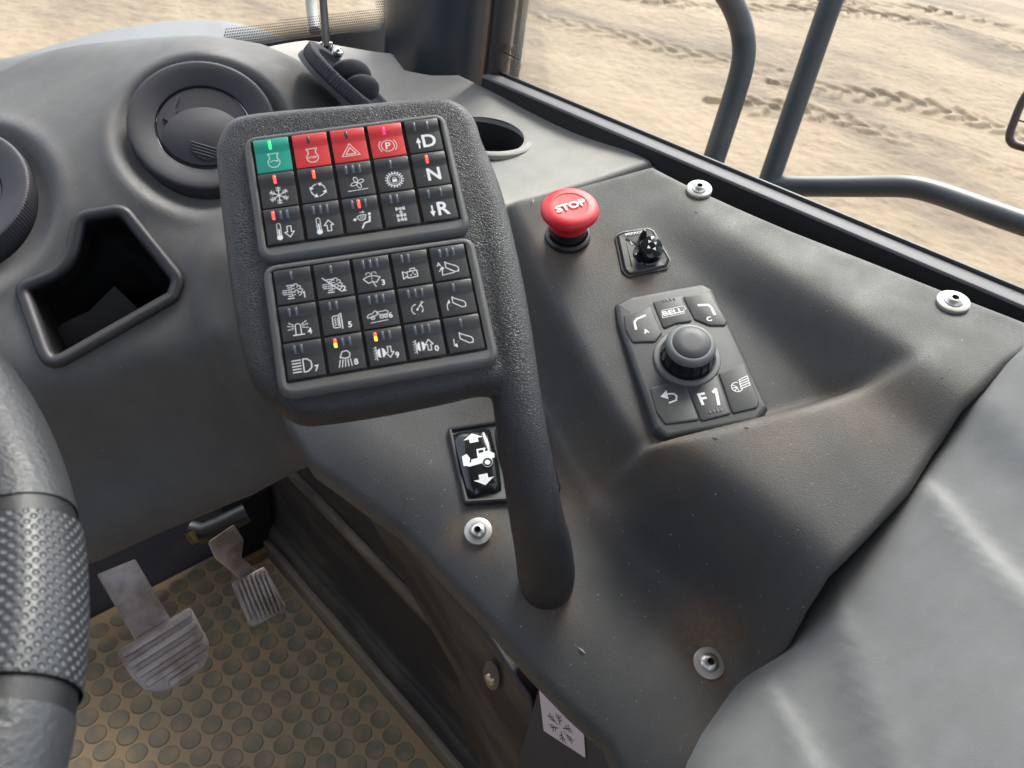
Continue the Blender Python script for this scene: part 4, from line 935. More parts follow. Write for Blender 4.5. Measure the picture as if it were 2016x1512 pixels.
def retard(d):
    for k in range(5): d.line([(-.95, .5-.26*k), (-.75, .62-.26*k)], .06)
    d.line([(-.72, .65), (-.72, -.65)], .08); d.poly([(-.34+.32*math.cos(t), .46*math.sin(t)) for t in np.linspace(math.pi/2+.1, math.pi*1.5-.1, 12)]); d.poly([(-.24+.34*math.cos(t), .46*math.sin(t)) for t in np.linspace(-math.pi/2+.1, math.pi/2-.1, 12)])
    d.line([(-.66, .3), (-.5, .2)], .06); d.line([(-.66, -.3), (-.5, -.2)], .06)
def hollow(d, s): d.line([(.46+px, s*py) for px, py in [(-.15, -.5), (.15, -.5), (.15, .05), (.38, .05), (0, .55), (-.38, .05), (-.15, .05)]], .10, True)
def i_r9(d): retard(d); hollow(d, -1); d.text('9', (1.08, -.42), .58, .02)
def i_r0(d): retard(d); hollow(d, 1); d.text('0', (1.08, -.42), .58, .02)

# ------------------------------------------------------------------ control pod
RW = np.array([[0.8477, -0.336, 0.4107], [-0.5011, -0.7608, 0.4127], [0.1734, -0.5551, -0.8134]]); K1 = np.array([.1945, .3664, 1.0343])
R2 = np.array([[0.861, -0.3189, 0.3964], [-0.4839, -0.7533, 0.4457], [0.1561, -0.5751, -0.8029]]); K2 = np.array([.1712, .3116, .9903])
def kframe(R, t): return Frame(t, -R[:, 2], u=R[:, 0])      # x right, y up the face, z out of the face
fk1, fk2 = kframe(RW, K1), kframe(R2, K2)
fk2 = Frame(fk1.w(.0006, -.0757, 0), fk1.n, u=fk1.u-.0078*fk1.v)
# pod body
pod = empty('control_pod', fk1.mat(), 'black leather-grained control pod whose right side runs down into a grab handle', 'control pod')
PO = [(427, 330), (430, 283), (456, 243), (524, 227), (700, 212), (850, 199), (900, 207), (934, 236), (952, 290), (985, 420), (1003, 520), (1020, 610), (1034, 690), (1030, 745), (1000, 770), (965, 774), (935, 775), (880, 788), (760, 812), (640, 830), (590, 832), (555, 815), (512, 780), (483, 722), (455, 580)]
pl = np.array([fk1.hit(a, b, -.013)[:2] for a, b in PO]); pl = smooth_poly(pl, 4)[::-1]
if .5*np.sum(pl[:, 0]*np.roll(pl[:, 1], -1)-np.roll(pl[:, 0], -1)*pl[:, 1]) < 0: pl = pl[::-1]
top_h = -.0035
prof = [(.016, -.034), (.007, -.0325), (.002, -.028), (0, -.021), (0, -.0165), (.0008, -.0100), (.0030, -.0062), (.0062, top_h-.0005), (.0090, top_h), (.016, top_h)]
V1, F1 = rings_mesh(pad_rings(pl, prof), True, True)
GP = [(908, 270, -.0150), (948, 380, -.0145), (979, 520, -.0140), (1002, 660, -.0135)]
gp = [fk1.w(*fk1.hit(a, b, h)) for a, b, h in GP]+[at(1018, 790, .3985), at(1036, 900, .402), at(1055, 1010, .420), at(1068, 1070, .452), at(1075, 1122, .486), at(1077, 1150, .512)]
gs = smooth_poly(gp, 6, False); rad = np.interp(np.linspace(0, 9, len(gs)), range(10), [.0095, .0110, .0119, .0124, .0129, .0134, .0148, .0166, .0180, .0172])
V2, F2 = tube(gs, rad, 28); V2 = fk1.loc(V2)
bm = bmesh.new()
for V, Fc in ((V1, F1), (V2, F2)):
    vs = [bm.verts.new(v) for v in V]
    for f in Fc:
        bm.faces.new([vs[i] for i in f])
bmesh.ops.recalc_face_normals(bm, faces=bm.faces); me = bpy.data.meshes.new('handle_and_housing'); bm.to_mesh(me); bm.free(); me.materials.append(M['pod'])
po = put('grip_housing', me, pod); rm = po.modifiers.new('merge', 'REMESH'); rm.mode = 'VOXEL'; rm.voxel_size = .0013; rm.use_smooth_shade = True; sm = po.modifiers.new('soften', 'SMOOTH'); sm.factor = .5; sm.iterations = 14

MM = .001
def key_mesh(w, h, face_n=8):
    """a key: raised lamp strip at the top, a hollow step, then the printed face"""
    prof = [(0, .2), (.0, 1.7), (.03, 2.0), (.20, 2.0), (.27, 1.75), (.35, .95), (.42, .80), (.94, 1.25), (1.0, 1.05), (1.0, .2)]
    V, Fc = [], []; xs = [(0, -.9), (0, -.25), (.6*MM/w, 0), (1-.6*MM/w, 0), (1, -.25), (1, -.9)]
    for i, (v, z) in enumerate(prof):
        for j, (u, dz) in enumerate(xs):
            V.append((u*w, -v*h, max(.1, z+dz)*MM))
    n = len(xs)
    for i in range(len(prof)-1):
        for j in range(n-1): Fc.append((i*n+j, (i+1)*n+j, (i+1)*n+j+1, i*n+j+1))
    me = bpy.data.meshes.new('key'); me.from_pydata(V, [], Fc); return me
def kz(v): return float(np.interp(v, [0, .03, .20, .27, .35, .42, .94, 1], [1.7, 2, 2, 1.75, .95, .8, 1.25, 1.05]))*MM
LAMP = {}
def lamp(slot, mat, parent, w, h, split=False):
    u0 = slot*w; bw_ = 1.25*MM; vs_ = np.array([.075, .11, .2, .27, .31]); off = [.1, .35, .35, .35, .1]; V = []
    for v, o in zip(vs_, off):
        for s in (-1, 1): V.append((u0+s*bw_/2*(.6 if o == .1 else 1), -v*h, kz(v)+o*MM))
        for s in (-1, 1): V.append((u0+s*bw_/2*1.15, -v*h, kz(v)-.1*MM))
    Fc = []
    for i in range(len(vs_)-1):
        a, b = 4*i, 4*(i+1); Fc += [(a, b, b+1, a+1), (a+2, b+2, b, a), (a+1, b+1, b+3, a+3)]
    me = mesh_from('indicator_lamp', V, Fc, mat)
    if split:
        me.materials.append(M['lamp_red'])
        for p in me.polygons:
            if p.index < 6: p.material_index = 1
    return put('indicator_lamp', me, parent)
def keypad(fr, keys, KW, KH, PX, PY, name_label, bez):
    kpd = empty('button_keypad', fr.mat(), name_label, 'keypad')
    x0, x1, y0, y1 = bez; P = round_poly([(x0, y0), (x1, y0), (x1, y1), (x0, y1)], [9*MM, 8*MM, 8*MM, 8*MM], 8)
    I = round_poly([(-1.4*MM, -(2*PY+KH)-1.4*MM), (4*PX+KW+1.4*MM, -(2*PY+KH)-1.4*MM), (4*PX+KW+1.4*MM, 1.4*MM), (-1.4*MM, 1.4*MM)], 1.6*MM, 8)
    rg_ = [np.column_stack([inset(P, a), np.full(len(P), h*MM)]) for a, h in ((-.0006, -5), (0, -2.6), (.0004, -.6), (.0014, .6), (.0026, 1.0), (.0034, .8))]
    rg_ += [np.column_stack([I, np.full(len(I), h*MM)]) for h in (.45, -1.2)]
    V, Fc = rings_mesh(rg_, False, False); bm = bmesh.new(); vs = [bm.verts.new(v) for v in V]
    for f in Fc: bm.faces.new([vs[i] for i in f])
    bm_put('bezel', bm, M['bezel'], kpd, angle=60)
    bm = bmesh.new(); bm.faces.new([bm.verts.new(v) for v in rg_[-1]]); bm_put('recess_floor', bm, M['gap'], kpd, smooth=False)
    kme = {}
    for i, (icon, lamps, col, lab) in enumerate(keys):
        r, c_ = divmod(i, 5)
        if col not in kme:
            m0 = key_mesh(KW, KH); m0.materials.append({'k': M['key'], 'r': M['key_red'], 'g': M['key_green']}[col]); m0.polygons.foreach_set('use_smooth', [True]*len(m0.polygons)); m0.set_sharp_from_angle(angle=math.radians(28)); kme[col] = m0
        ky = put('key', kme[col], kpd, Matrix.Translation((c_*PX, -r*PY, random.uniform(-.1, .1)*MM))); 
        if lab: ky['label'] = lab
        d = Draw(.84); icon(d); sc = KH*(.285 if fr is fk1 else .300); cx = KW*.5 if 'w' not in lab[:1] else KW*.5
        cx = KW*(.5 if fr is fk1 else .445)
        V = []
        for (a, b) in d.V:
            x, v = cx+a*sc, .665-b*sc/KH; v = min(v, .97); V.append((x, -v*KH, kz(v)+.10*MM))
        put('symbol', mesh_from('symbol', V, d.F, {'k': M['white'], 'r': M['pale'], 'g': M['palegreen']}[col], False), ky)
        for s_, kd in lamps: lamp(s_, M['lamp_amber'] if kd == 'amber' else M['lamp_'+kd], ky, KW, KH, kd == 'amber')
    return kpd
o3 = [(.27, 'off'), (.47, 'off'), (.66, 'off')]; o1 = [(.46, 'off')]; o2 = [(.27, 'off'), (.46, 'off')]
A = [(i_start, [(.46, 'green')], 'g', 'green engine start key with lit green lamp'), (i_stop, [(.46, 'dark')], 'r', 'red engine stop key reading STOP'), (i_hazard, [(.46, 'dark')], 'r', 'red hazard warning key with double triangle'), (i_park, [(.46, 'pink')], 'r', 'red parking brake key with circled P'), (i_D, [(.27, 'off'), (.66, 'off')], 'k', 'black key with up arrow and letter D'),
     (i_snow, [(.45, 'red')], 'k', 'black snowflake key with lit red lamp'), (i_recirc, [(.45, 'red')], 'k', 'black key with circling arrows and lit red lamp'), (i_fan, o3, 'k', 'black fan key'), (i_gear, o1, 'k', 'black key with padlock in a gear'), (i_N, [(.44, 'red')], 'k', 'black key with letter N and lit red lamp'),
     (i_tdown, [(.26, 'red'), (.46, 'off'), (.65, 'off')], 'k', 'black key with thermometer and down arrow'), (i_tup, o3, 'k', 'black key with thermometer and up arrow'), (i_air, [(.27, 'off'), (.46, 'red'), (.65, 'off')], 'k', 'black key with windscreen and seated figure'), (i_axle, o2, 'k', 'black axle lock key'), (i_R, [(.27, 'off'), (.64, 'off')], 'k', 'black key with down arrow and letter R')]
B_ = [(i_dpf, o1, 'k', 'exhaust filter key numbered 1'), (i_nodpf, o1, 'k', 'struck-through exhaust filter key numbered 2'), (i_wash, o3, 'k', 'washer key numbered 3'), (i_cam, o2, 'k', 'camera key'), (i_bodyA, o3, 'k', 'tipping body key with letter A'),
      (i_beacon, o2, 'k', 'beacon key numbered 4'), (i_heat, o2, 'k', 'heater key numbered 5'), (i_truck, o3, 'k', 'dump truck key numbered 6'), (i_gauge, o3, 'k', 'gauge key'), (i_bodyup, o1, 'k', 'tipping body key with rising arrow'),
      (i_head, o2, 'k', 'headlight key numbered 7'), (i_work, [(.27, 'amber'), (.47, 'off'), (.66, 'off')], 'k', 'work light key numbered 8 with lit amber lamp'), (i_r9, [(.27, 'amber'), (.47, 'off'), (.66, 'off')], 'k', 'down arrow key numbered 9 with lit amber lamp'), (i_r0, o3, 'k', 'up arrow key numbered 0'), (i_bodydn, o1, 'k', 'tipping body key with falling arrow')]
keypad(fk1, A, 17.9*MM, 19.3*MM, 20*MM, 20.64*MM, 'upper keypad of fifteen keys with one green and three red keys in its top row', (-5.6*MM, 103.2*MM, -69.2*MM, 4.2*MM))
keypad(fk2, B_, 17.8*MM, 18.2*MM, 19.73*MM, 19.69*MM, 'lower keypad of fifteen all black keys numbered 1 to 0', (-5.8*MM, 103.0*MM, -66.0*MM, 4.8*MM))

# ------------------------------------------------------------------ emergency stop
def above(px, py, dz=0, up=(.2, 1, .2), nmix=0):
    P, n = console.point(px, py), console.normal(px, py, .012); return Frame(P+n*dz, n, up=up)
fe = Frame(console.point(1118, 465), (-.30, -.12, .94), up=(.2, 1, .2)); sb = empty('emergency_stop', fe.mat(), 'red mushroom push button lettered STOP at the far end of the console', 'stop button')
lathe_put('collar', [(.0170, -.004), (.0170, .002), (.0155, .0035), (.0150, .0036)], M['black'], sb, cap=False)
lathe_put('stem', [(.0138, .001), (.0138, .016)], M['gloss'], sb, cap=False)
lathe_put('mushroom_cap', [(0.0129, 0.0120), (0.0144, 0.0127), (0.0150, 0.0180), (0.0163, 0.0203), (0.0194, 0.0223), (0.0210, 0.0245), (0.0212, 0.0265), (0.0202, 0.0287), (0.0181, 0.0299), (0.0149, 0.0305), (0.0130, 0.0305), (0.0127, 0.0301), (0.0098, 0.0300), (0.0062, 0.0299), (0.0021, 0.0299)], M['stop_red'], sb, n=64, angle=50)
d = Draw(); q0 = fe.hit(1095, 415, .0307)[:2]; q1 = fe.hit(1155, 397, .0307)[:2]; an = math.atan2(*(q1-q0)[::-1]); mc = (fe.hit(1126, 407, .0307)[:2])*.3
d.text('STOP', (mc[0], mc[1]), .0068, .035, an, wide=1.1); put('lettering', mesh_from('lettering', [(a, b, .0309) for a, b in d.V], d.F, M['white'], False), sb)

# ------------------------------------------------------------------ mirror switch
fm = above(1264, 497, .001); ms = empty('mirror_switch', fm.mat(), 'small black mirror adjuster with tilting knob and selector blade right of the stop button', 'mirror switch')
mo = [fm.hit(*p)[:2] for p in [(1213, 464), (1228, 458), (1275, 451), (1285, 455), (1318, 512), (1312, 527), (1238, 543), (1227, 532)]]
mo = np.array(mo)[::-1]; mo = round_poly(mo, .003, 4)
if .5*np.sum(mo[:, 0]*np.roll(mo[:, 1], -1)-np.roll(mo[:, 0], -1)*mo[:, 1]) < 0: mo = mo[::-1]
pad('surround', mo, [(-.0012, -.004), (-.0012, .0002), (0, .0004), (.0005, -.0006), (.001, .0006), (.002, .0014), (.006, .0012)], simple('mirror_plate', (.030, .034, .038), .45), ms)
kc = fm.hit(1272, 500)[:2]; kM = Matrix.Translation((kc[0], kc[1], .0012))@Matrix.Rotation(.35, 4, 'X')
lathe_put('knob_well', [(.0105, .0004), (.0098, .0010), (.009, .0006)], M['gloss'], ms, Matrix.Translation((kc[0], kc[1]-.001, .001)))
wob4 = lambda k, a: (-.0022*(np.abs(np.cos(2*a))**1.5) if k in (1, 2, 3) else (-.001*(np.abs(np.cos(2*a))) if k in (4,) else 0*a))
lathe_put('knob', [(.0055, 0), (.0075, .003), (.0088, .0065), (.0095, .0095), (.0092, .0112), (.0082, .0120), (.003, .0124)], M['gloss'], ms, kM, n=64, wob=wob4, angle=60)
bm = bmesh.new(); P_ = fm.hit(1265, 474)[:2]; box_bm(bm, (-.0014, -.0035, 0), (.0014, .0035, .0105), Matrix.Translation((P_[0], P_[1], .001)))
for v in bm.verts:
    if v.co.z > .008: v.co.y = P_[1]+(v.co.y-P_[1])*.35; v.co.x = P_[0]+(v.co.x-P_[0])*.7
bevel_all(bm, .0004, 2); bm_put('selector_blade', bm, M['gloss'], ms)
bm = bmesh.new(); box_bm(bm, (P_[0]-.007, P_[1]-.0035, .0006), (P_[0]+.001, P_[1]+.001, .00155)); bm_put('selector_slot', bm, M['dark'], ms, smooth=False)
d = Draw(); a0 = fm.hit(1226, 467)[:2]; a1 = fm.hit(1275, 458)[:2]; an = math.atan2(*(a1-a0)[::-1]); c0 = fm.hit(1245, 463.5)[:2]
d.text('MIRROR', c0+np.array([.002, 0]), .0026, .02, an, 1.15); d.text('L', fm.hit(1243.5, 480.5)[:2], .003, .03, an); d.text('R', fm.hit(1276.5, 473)[:2], .003, .03, an)
put('lettering', mesh_from('lettering', [(a, b, .0017) for a, b in d.V], d.F, M['white'], False), ms)
d = Draw()
for k_ in range(4):
    a = k_*math.pi/2+.1; c = np.array([math.cos(a), math.sin(a)]); n_ = np.array([-c[1], c[0]]); d.poly([c*.0048+np.array([.0005, .001]), c*.0024+n_*.0014+np.array([.0005, .001]), c*.0024-n_*.0014+np.array([.0005, .001])])
put('arrow_marks', mesh_from('arrow_marks', [(a, b, .0127) for a, b in d.V], d.F, M['white'], False), ms, kM)

# ------------------------------------------------------------------ rotary controller
Pm = console.point(1360, 715); nm = console.normal(1360, 715, .02); nm = _n([-.34, -.14, .93])
fr_ = Frame(Pm+nm*.003, nm, u=console.point(1370, 858)-console.point(1270, 880))
e1 = fr_.hit(1395, 800)-fr_.hit(1300, 822); e1 = _n(e1); fr_ = Frame(Pm+nm*.003, nm, u=fr_.u*e1[0]+fr_.v*e1[1])
rc_ = empty('rotary_controller', fr_.mat(), 'black rotary dial controller with six flat keys around a ribbed grey knob', 'controller')
H = lambda *p, h=.0: fr_.hit(*p, h)[:2]
def ccw(P):
    P = np.array(P); return P if .5*np.sum(P[:, 0]*np.roll(P[:, 1], -1)-np.roll(P[:, 0], -1)*P[:, 1]) > 0 else P[::-1]
bo2 = ccw(round_poly([H(*p) for p in [(1209, 604), (1240, 588), (1380, 563), (1402, 574), (1512, 808), (1488, 836), (1310, 868), (1288, 848), (1215, 640)]], .004, 4))
pad('base_plate', bo2, [(0, -.014), (0, .0005), (.0006, .0022), (.0018, .0034), (.004, .0036)], simple('controller_body', (.040, .043, .047), .48, noise=.25, nscale=60, bump=.15), rc_)
KT = grained('controller_key', (.036, .039, .043), .5, 1800, .00006, .3, dust=.3, dustcol=(.11, .095, .075), dscale=50)
keys6 = [([(1229, 621), (1280, 603), (1303, 655), (1290, 672), (1246, 673), (1232, 648)], 'A', 'top left dial key with angled line and letter A'), ([(1286, 594), (1340, 582), (1362, 632), (1330, 636), (1307, 646)], 'BELL', 'top middle dial key with outlined lettering'),
         ([(1345, 583), (1398, 577), (1431, 632), (1428, 640), (1398, 640), (1368, 628)], 'C', 'top right dial key with angled line and letter C'), ([(1281, 764), (1345, 745), (1376, 826), (1310, 834), (1294, 812)], 'back', 'bottom left dial key with return arrow'),
         ([(1350, 750), (1412, 738), (1438, 814), (1381, 828)], 'F1', 'bottom middle dial key reading F1'), ([(1416, 735), (1465, 715), (1494, 790), (1490, 802), (1443, 813)], 'night', 'bottom right dial key with globe and list symbol')]
HK = .0046
for P, nm_, lab in keys6:
    Q = ccw(round_poly([H(*p, h=HK) for p in P], .0016, 3)); o = pad('key', Q, [(-.0006, .0030), (-.0005, .0036), (0, .0044), (.0006, HK)], KT, rc_); o['label'] = lab
    c = Q.mean(0); d = Draw(); ax_ = lambda pa, pb: (lambda e: math.atan2(e[1], e[0]))(H(*pb, h=HK)-H(*pa, h=HK))
    if nm_ == 'A': d.line([H(1252, 648, h=HK), H(1249, 634, h=HK), H(1254, 628, h=HK), H(1270, 621, h=HK)], .0016); d.text('A', H(1272, 652, h=HK), .0038, .03, ax_((1260, 655), (1285, 648)))
    if nm_ == 'C': d.line([H(1375, 601, h=HK), H(1394, 600, h=HK), H(1400, 605, h=HK), H(1407, 619, h=HK)], .0018); d.text('C', H(1396, 628, h=HK), .0040, .03, ax_((1385, 631), (1410, 625)))
    if nm_ == 'BELL':
        an = ax_((1302, 620), (1348, 610)); cc = H(1325, 614, h=HK); d.text('BELL', cc, .0040, .03, an, 1.35)
        ex, ey = np.array([math.cos(an), math.sin(an)]), np.array([-math.sin(an), math.cos(an)]); w_, h_ = .0082, .0031
        d.line([cc-ex*(w_+.0005)-ey*h_, cc+ex*(w_-.001)-ey*h_, cc+ex*(w_-.0005)-ey*h_*.1, cc+ex*(w_+.0012)-ey*h_*.0, cc+ex*(w_+.001)+ey*h_, cc-ex*(w_-.001)+ey*h_], .0004, True)
    if nm_ == 'back':
        d.line([H(1312, 776, h=HK), H(1326, 775, h=HK), H(1332, 780, h=HK), H(1331, 788, h=HK), H(1318, 793, h=HK)], .0012); d.poly([H(1300, 781, h=HK), H(1312, 768, h=HK), H(1316, 786, h=HK)])
    if nm_ == 'F1': d.text('F', H(1384, 785, h=HK), .0090, .03, ax_((1370, 795), (1420, 784))); d.line([H(1404, 772, h=HK), H(1409, 766, h=HK), H(1415, 796, h=HK)], .0019)
    if nm_ == 'night':
        c0 = H(1451, 762, h=HK); d.arc(c0, .0036, 60, 330, .0006, 16); d.line([c0, c0+np.array([-.0034, 0])], .0005); d.line([c0+np.array([0, -.0034]), c0+np.array([0, 0])], .0005); d.line([c0+np.array([-.0024, .0024]), c0], .0005); d.line([c0+np.array([-.0024, -.0024]), c0], .0005)
        l0 = [H(1455, 748, h=HK), H(1471, 740, h=HK), H(1477, 758, h=HK), H(1459, 765, h=HK)]; d.line(l0, .0006, True)
        for t in (.25, .5, .75): d.line([np.array(l0[0])*(1-t)+np.array(l0[3])*t, np.array(l0[1])*(1-t)+np.array(l0[2])*t], .0006)
    put('symbol', mesh_from('symbol', [(a, b, HK+.0001) for a, b in d.V], d.F, M['white'], False), o)
for pp_ in ([(1306, 592), (1313, 591), (1320, 589.5), (1327, 588)], [(1398, 812), (1406, 810.5), (1413, 809), (1420, 807.5)]):
    for p in pp_:
        c = H(*p, h=HK); bm = bmesh.new(); box_bm(bm, (-.0006, -.0011, HK-.001), (.0006, .0011, HK+.0005), Matrix.Translation((c[0], c[1], 0))); bevel_all(bm, .0002, 1); bm_put('indicator_bar', bm, M['knob_grey'], rc_)
kc = H(1352, 706, h=.004)
kbase = Matrix.Translation((kc[0], kc[1], .0034)); sR = np.linalg.norm(H(1288, 706, h=.004)-H(1420, 706, h=.004))/2
lathe_put('knob_collar', [(sR, -.001), (sR, .0014), (sR*.97, .0022), (sR*.86, .0026), (sR*.80, .0018), (sR*.78, .0008)], M['knob_grey'], rc_, kbase, n=72)
wobk = lambda k, a: (np.where(np.sin(a*16) > .55, -.0009, 0) if k in (1, 2) else 0*a)
kt = sR*.74
lathe_put('knob_skirt', [(kt*1.06, .001), (kt*1.07, .0026), (kt*.95, .0150), (kt*.90, .0156)], M['gloss'], rc_, kbase, n=288, wob=wobk, angle=25)
lathe_put('knob_rim', [(kt*.99, .0142), (kt*1.0, .0152), (kt*.97, .0172), (kt*.90, .0186), (kt*.80, .0192), (kt*.76, .0190)], M['knob_grey'], rc_, kbase, n=72)
lathe_put('knob_cap', [(kt*.755, .0182), (kt*.745, .0193), (kt*.70, .0199), (kt*.35, .0202)], M['knob_cap'], rc_, kbase, n=72)

# ------------------------------------------------------------------ rocker switch
Pr = console.point(940, 912); nr = console.normal(940, 912, .03)
fq = Frame(Pr+nr*.002, nr, u=console.point(985, 975)-console.point(925, 990)); ro = empty('rocker_switch', fq.mat(), 'tall black rocker switch with white tractor and arrows beside the grab handle', 'rocker switch')
h4 = lambda *p, h=0: fq.hit(*p, h)[:2]
fo = ccw(round_poly([h4(*p) for p in [(880, 844), (975, 829), (1060, 812), (1105, 965), (1010, 988), (914, 994)]], .0022, 3))
pad('switch_frame', fo, [(0, -.006), (0, .0012), (.0006, .0022), (.0016, .0026), (.0028, .0022), (.0032, .0004), (.004, .0002)], simple('switch_frame', (.022, .023, .026), .5), ro)
c1, c2, c3, c4 = [h4(*p, h=.004) for p in ((892, 850), (963, 838), (988, 962), (925, 978))]
def rocker(c1, c2, c3, c4, name, m, hh=.0052):
    V, Fc = [], []; n = 14
    for i in range(n+1):
        t = i/n; L_, R_ = np.array(c1)*(1-t)+np.array(c4)*t, np.array(c2)*(1-t)+np.array(c3)*t; bow = .0022*math.sin(math.pi*t); e = _n(R_-L_); L_, R_ = L_-e*bow*.35, R_+e*bow*.6
        z = hh+.0026*math.sin(math.pi*t)-(.002 if i in (0, n) else 0)
        for k_ in range(9):
            s_ = k_/8; x = L_*(1-s_)+R_*s_; zz = z-(.0035 if k_ in (0, 8) else .0006 if k_ in (1, 7) else 0); V.append((x[0], x[1], zz if 0 < i < n else min(zz, .001)))
    for i in range(n):
        for k_ in range(8): a = i*9+k_; Fc.append((a, a+9, a+10, a+1))
    me = mesh_from(name, V, Fc, m); return put(name, me, ro)
rk = rocker(c1, c2, c3, c4, 'rocker', M['gloss'])
rk2 = rocker(*[h4(*p, h=.003) for p in ((972, 836), (1040, 824), (1068, 940), (1000, 958))], 'blank_rocker', M['black'], .003)
d = Draw(); ex = _n((c2-c1)+(c3-c4)); ey = np.array([-ex[1], ex[0]]); s_ = np.linalg.norm(c1-c4)/2; mid = (c1+c2+c3+c4)/4
def DP(P): return [mid+ex*p[0]*s_+ey*p[1]*s_ for p in P]
def arr(y, up):
    P = [(-.12, 0), (.12, 0), (.12, .14), (.27, .14), (0, .34), (-.27, .14), (-.12, .14)]
    P = [(p[0]*1.0, y+up*p[1]*.9) for p in P]; d.poly(DP(P[0:3]+P[6:7])); d.poly(DP(P[3:6]))
dn_ = ey*s_; arr(.48, 1); arr(-.50, -1)
for P in ([(-.42, .12), (-.28, .17), (-.22, .02), (-.3, -.2), (-.44, -.16)], [(-.42, -.14), (-.3, -.22), (-.02, -.2), (.34, -.16), (.34, .1), (.28, .14), (-.02, .1), (-.02, -.02), (-.2, -.03), (-.22, -.1)], [(-.02, .08), (.0, .22), (.05, .22), (.03, .08)], [(.17, .08), (.17, .22), (.22, .22), (.22, .08)], [(-.0, .2), (-.0, .25), (.24, .25), (.24, .2)], [(.3, .1), (.3, .26), (.33, .26), (.33, .1)], [(.3, -.12), (.42, -.1), (.44, .02), (.34, .1)]): d.poly(DP(P))
def onrock(P):
    out = []
    for a, b in P:
        t = np.clip(.5-((np.array([a, b])-mid)@ey)/(2*s_), 0, 1); out.append((a, b, .0052+.0026*math.sin(math.pi*t)+.00015))
    return out
# triangulate finely enough to follow the curve
bm = bmesh.new()
for f in d.F: bm.faces.new([bm.verts.new(v) for v in onrock([d.V[i] for i in f])])
d2 = Draw(); wc = mid+ex*.2*s_-ey*.2*s_; d2.disc(wc, s_*.135); 
for f in d2.F: bm.faces.new([bm.verts.new(Vector(v)+Vector((0, 0, .0001))) for v in onrock([d2.V[i] for i in f])])
o = bm_put('tractor_print', bm, M['white'], rk, smooth=False)
d2 = Draw(); d2.arc(wc, s_*.10, 0, 360, s_*.045, 16); d2.arc(wc, s_*.165, 200, 340, s_*.03, 8); put('wheel_print', mesh_from('wheel_print', [(a, b, c+.0002) for a, b, c in onrock(d2.V)], d2.F, M['gloss'], False), rk)

# sticker drawing
d = Draw(); w_ = np.linalg.norm(Lp[1]-Lp[0]); c0 = (Lp[0]+Lp[1]+Lp[2]+Lp[3])/4+np.array([-.003, .004])
for k_ in range(6):
    a = math.radians(60*k_+30); e = np.array([math.cos(a), math.sin(a)]); n_ = np.array([-e[1], e[0]]); d.line([c0+e*.004, c0+e*.017], .0009)
    for r in (.008, .012): d.line([c0+e*r, c0+e*(r+.005)+n_*.004], .0008); d.line([c0+e*r, c0+e*(r+.005)-n_*.004], .0008)
for i in range(6): p = c0+np.array([.006+i*.003, -.020-.0*i]); d.line([p, p+np.array([.002, .001])], .0006); d.line([p+np.array([0, -.002]), p+np.array([.001, -.003])], .0005)
put('snowflake_print', mesh_from('snowflake_print', [(a, b, .0008) for a, b in d.V], d.F, M['ink'], False), sk_)

# ------------------------------------------------------------------ steering wheel
Wc, Wn = np.array([-.185, .259, 1.009]), _n([.027, -math.sin(.175), math.cos(.175)])
fwh = Frame(Wc, Wn, up=(0, 1, 0)); whl = empty('steering_wheel', fwh.mat(), 'grey leather steering wheel with a dimpled grip section at the left edge', 'steering wheel')
RW_, rw = .21, .019
def rimpart(name, a0, a1, m, r=rw, n=64, nt_=40):
    V, Fc, UV = [], [], []
    for i in range(n+1):
        a = a0+(a1-a0)*i/n; rr = r
        for j in range(nt_):
            b = 2*math.pi*j/nt_; V.append(((RW_+rr*math.cos(b))*math.cos(a), (RW_+rr*math.cos(b))*math.sin(a), rr*.95*math.sin(b)))
    for i in range(n):
        for j in range(nt_): k_ = (j+1) % nt_; Fc.append((i*nt_+j, (i+1)*nt_+j, (i+1)*nt_+k_, i*nt_+k_))
    me = mesh_from(name, V, Fc, m); uv = me.uv_layers.new(name='grip')
    for p in me.polygons:
        for li, vi in zip(p.loop_indices, p.vertices):
            i, j = divmod(vi, nt_); jj = j if not (j == 0 and any(v_ % nt_ == nt_-1 for v_ in p.vertices)) else nt_
            uv.data[li].uv = ((a0+(a1-a0)*i/n)*RW_, jj/nt_*2*math.pi*r)
    return put(name, me, whl)
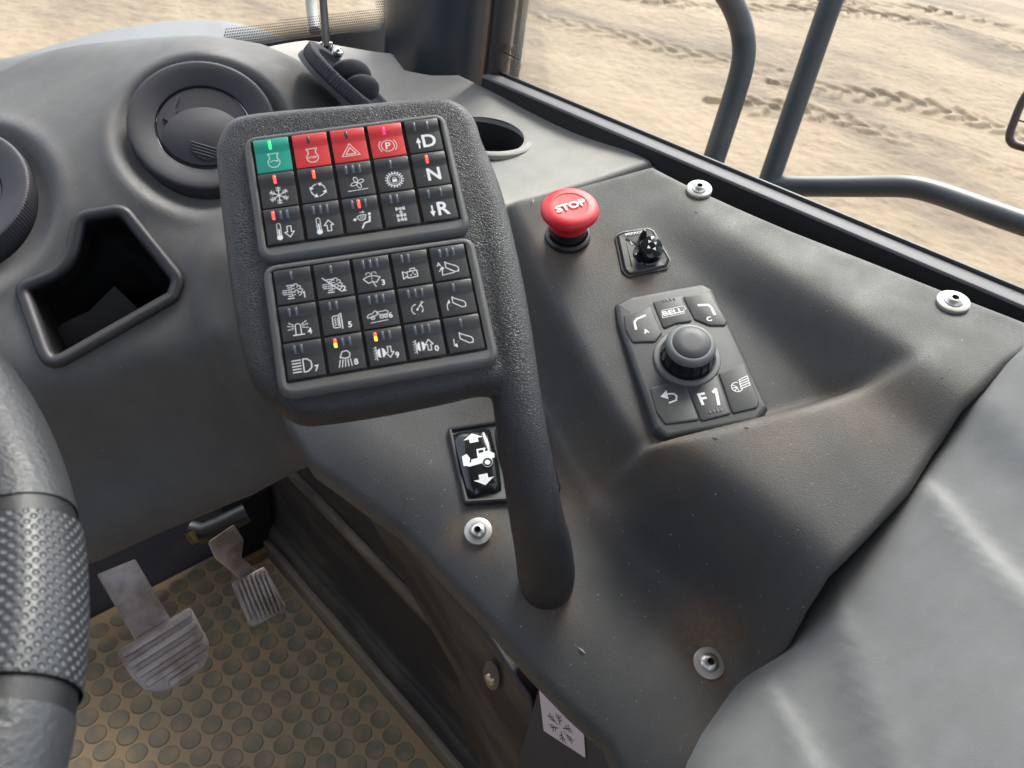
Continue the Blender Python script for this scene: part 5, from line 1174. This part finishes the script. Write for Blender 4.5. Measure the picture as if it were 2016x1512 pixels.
def dimple_mat():
    m, N, L, B = mat_new('wheel_dimpled_grip'); B.inputs['Base Color'].default_value = (.030, .033, .038, 1); B.inputs['Roughness'].default_value = .33
    uv = N.new('ShaderNodeUVMap'); uv.uv_map = 'grip'; mp = N.new('ShaderNodeMapping'); mp.inputs['Rotation'].default_value = (0, 0, math.radians(45)); k_ = 1/.0027; mp.inputs['Scale'].default_value = (k_, k_, 1); L.new(uv.outputs[0], mp.inputs[0])
    fr = N.new('ShaderNodeVectorMath'); fr.operation = 'FRACTION'; L.new(mp.outputs[0], fr.inputs[0]); sb_ = N.new('ShaderNodeVectorMath'); sb_.operation = 'SUBTRACT'; L.new(fr.outputs[0], sb_.inputs[0]); sb_.inputs[1].default_value = (.5, .5, 0)
    ln = N.new('ShaderNodeVectorMath'); ln.operation = 'LENGTH'; L.new(sb_.outputs[0], ln.inputs[0]); mr = N.new('ShaderNodeMapRange'); mr.interpolation_type = 'SMOOTHSTEP'; L.new(ln.outputs['Value'], mr.inputs[0]); mr.inputs[1].default_value = .12; mr.inputs[2].default_value = .42
    b = N.new('ShaderNodeBump'); b.inputs['Strength'].default_value = 1; b.inputs['Distance'].default_value = .0006; L.new(mr.outputs[0], b.inputs['Height']); L.new(b.outputs[0], B.inputs['Normal'])
    mx = N.new('ShaderNodeMix'); mx.data_type = 'RGBA'; L.new(mr.outputs[0], mx.inputs[0]); mx.inputs[6].default_value = (.11, .115, .12, 1); mx.inputs[7].default_value = (.028, .031, .036, 1); L.new(mx.outputs[2], B.inputs['Base Color']); return m
def wang(px, py):
    p = fwh.hit(px, py, 0); return math.atan2(p[1], p[0])
aU, aL = wang(100, 1045), wang(100, 1390)
rimpart('rim_leather', aU+.02, aU+2.2, M['wheel'], n=120); rimpart('grip_section', aL+.012, aU-.012, dimple_mat(), rw*1.03, 60, 48); rimpart('rim_leather', aL-1.6, aL-.02, M['wheel'], n=100)
for a in (aU, aL): rimpart('seam', a-.03, a+.03, M['black'], rw*.97, 4)
rimpart('rim_back', aU+2.2, aL-1.6+2*math.pi, M['wheel'], n=80)
for a in (math.pi*1.0, math.pi*1.5): 
    c = np.array([math.cos(a), math.sin(a)]); tube_put('spoke', [(c[0]*r, c[1]*r, -.03*(1-r/RW_)) for r in (.05, .1, .15, .2)], .012, M['black'], whl)
lathe_put('hub', [(.075, -.07), (.07, -.03), (.05, -.02)], M['black'], whl)

# ------------------------------------------------------------------ crumbs of sand and straw lying on the console
V, Fc = [], []; g = np.random.default_rng(9)
spots_ = [(1049, 398, .0018, 1), (1145, 1281, .0015, 1), (1408, 862, .0012, 1), (1470, 842, .001, 1), (1296, 536, .001, 1), (1370, 418, .0008, 1)]+[(g.uniform(1020, 1950), g.uniform(420, 1400), g.uniform(.0003, .0008), 0) for _ in range(70)]+[(g.uniform(620, 1000), g.uniform(930, 1200), g.uniform(.0003, .0006), 0) for _ in range(25)]
for px, py, r, k_ in spots_:
    q = console.pick(px, py)
    if not in_poly(q[None], cout)[0]: continue
    P = cf.w(q[0], q[1], float(console.H(q)[0])); n = cf.n; t = _n(np.cross(n, g.normal(size=3))); b_ = np.cross(n, t); L_ = r*(2.2 if k_ else 1.2); o = len(V)
    for a, b, c in ((1, 0, .2), (0, .5, .35), (-1, .1, .2), (0, -.5, .3), (0, 0, 1)): V.append(P+t*a*L_+b_*b*r+n*(c*r))
    Fc += [(o, o+1, o+4), (o+1, o+2, o+4), (o+2, o+3, o+4), (o+3, o, o+4)]
tag(put('grit', mesh_from('grit', V, Fc, simple('grit', (.42, .36, .27), .8), False)), 'scattered pale grit and tiny straw bits lying on the console', 'grit', kind='stuff')
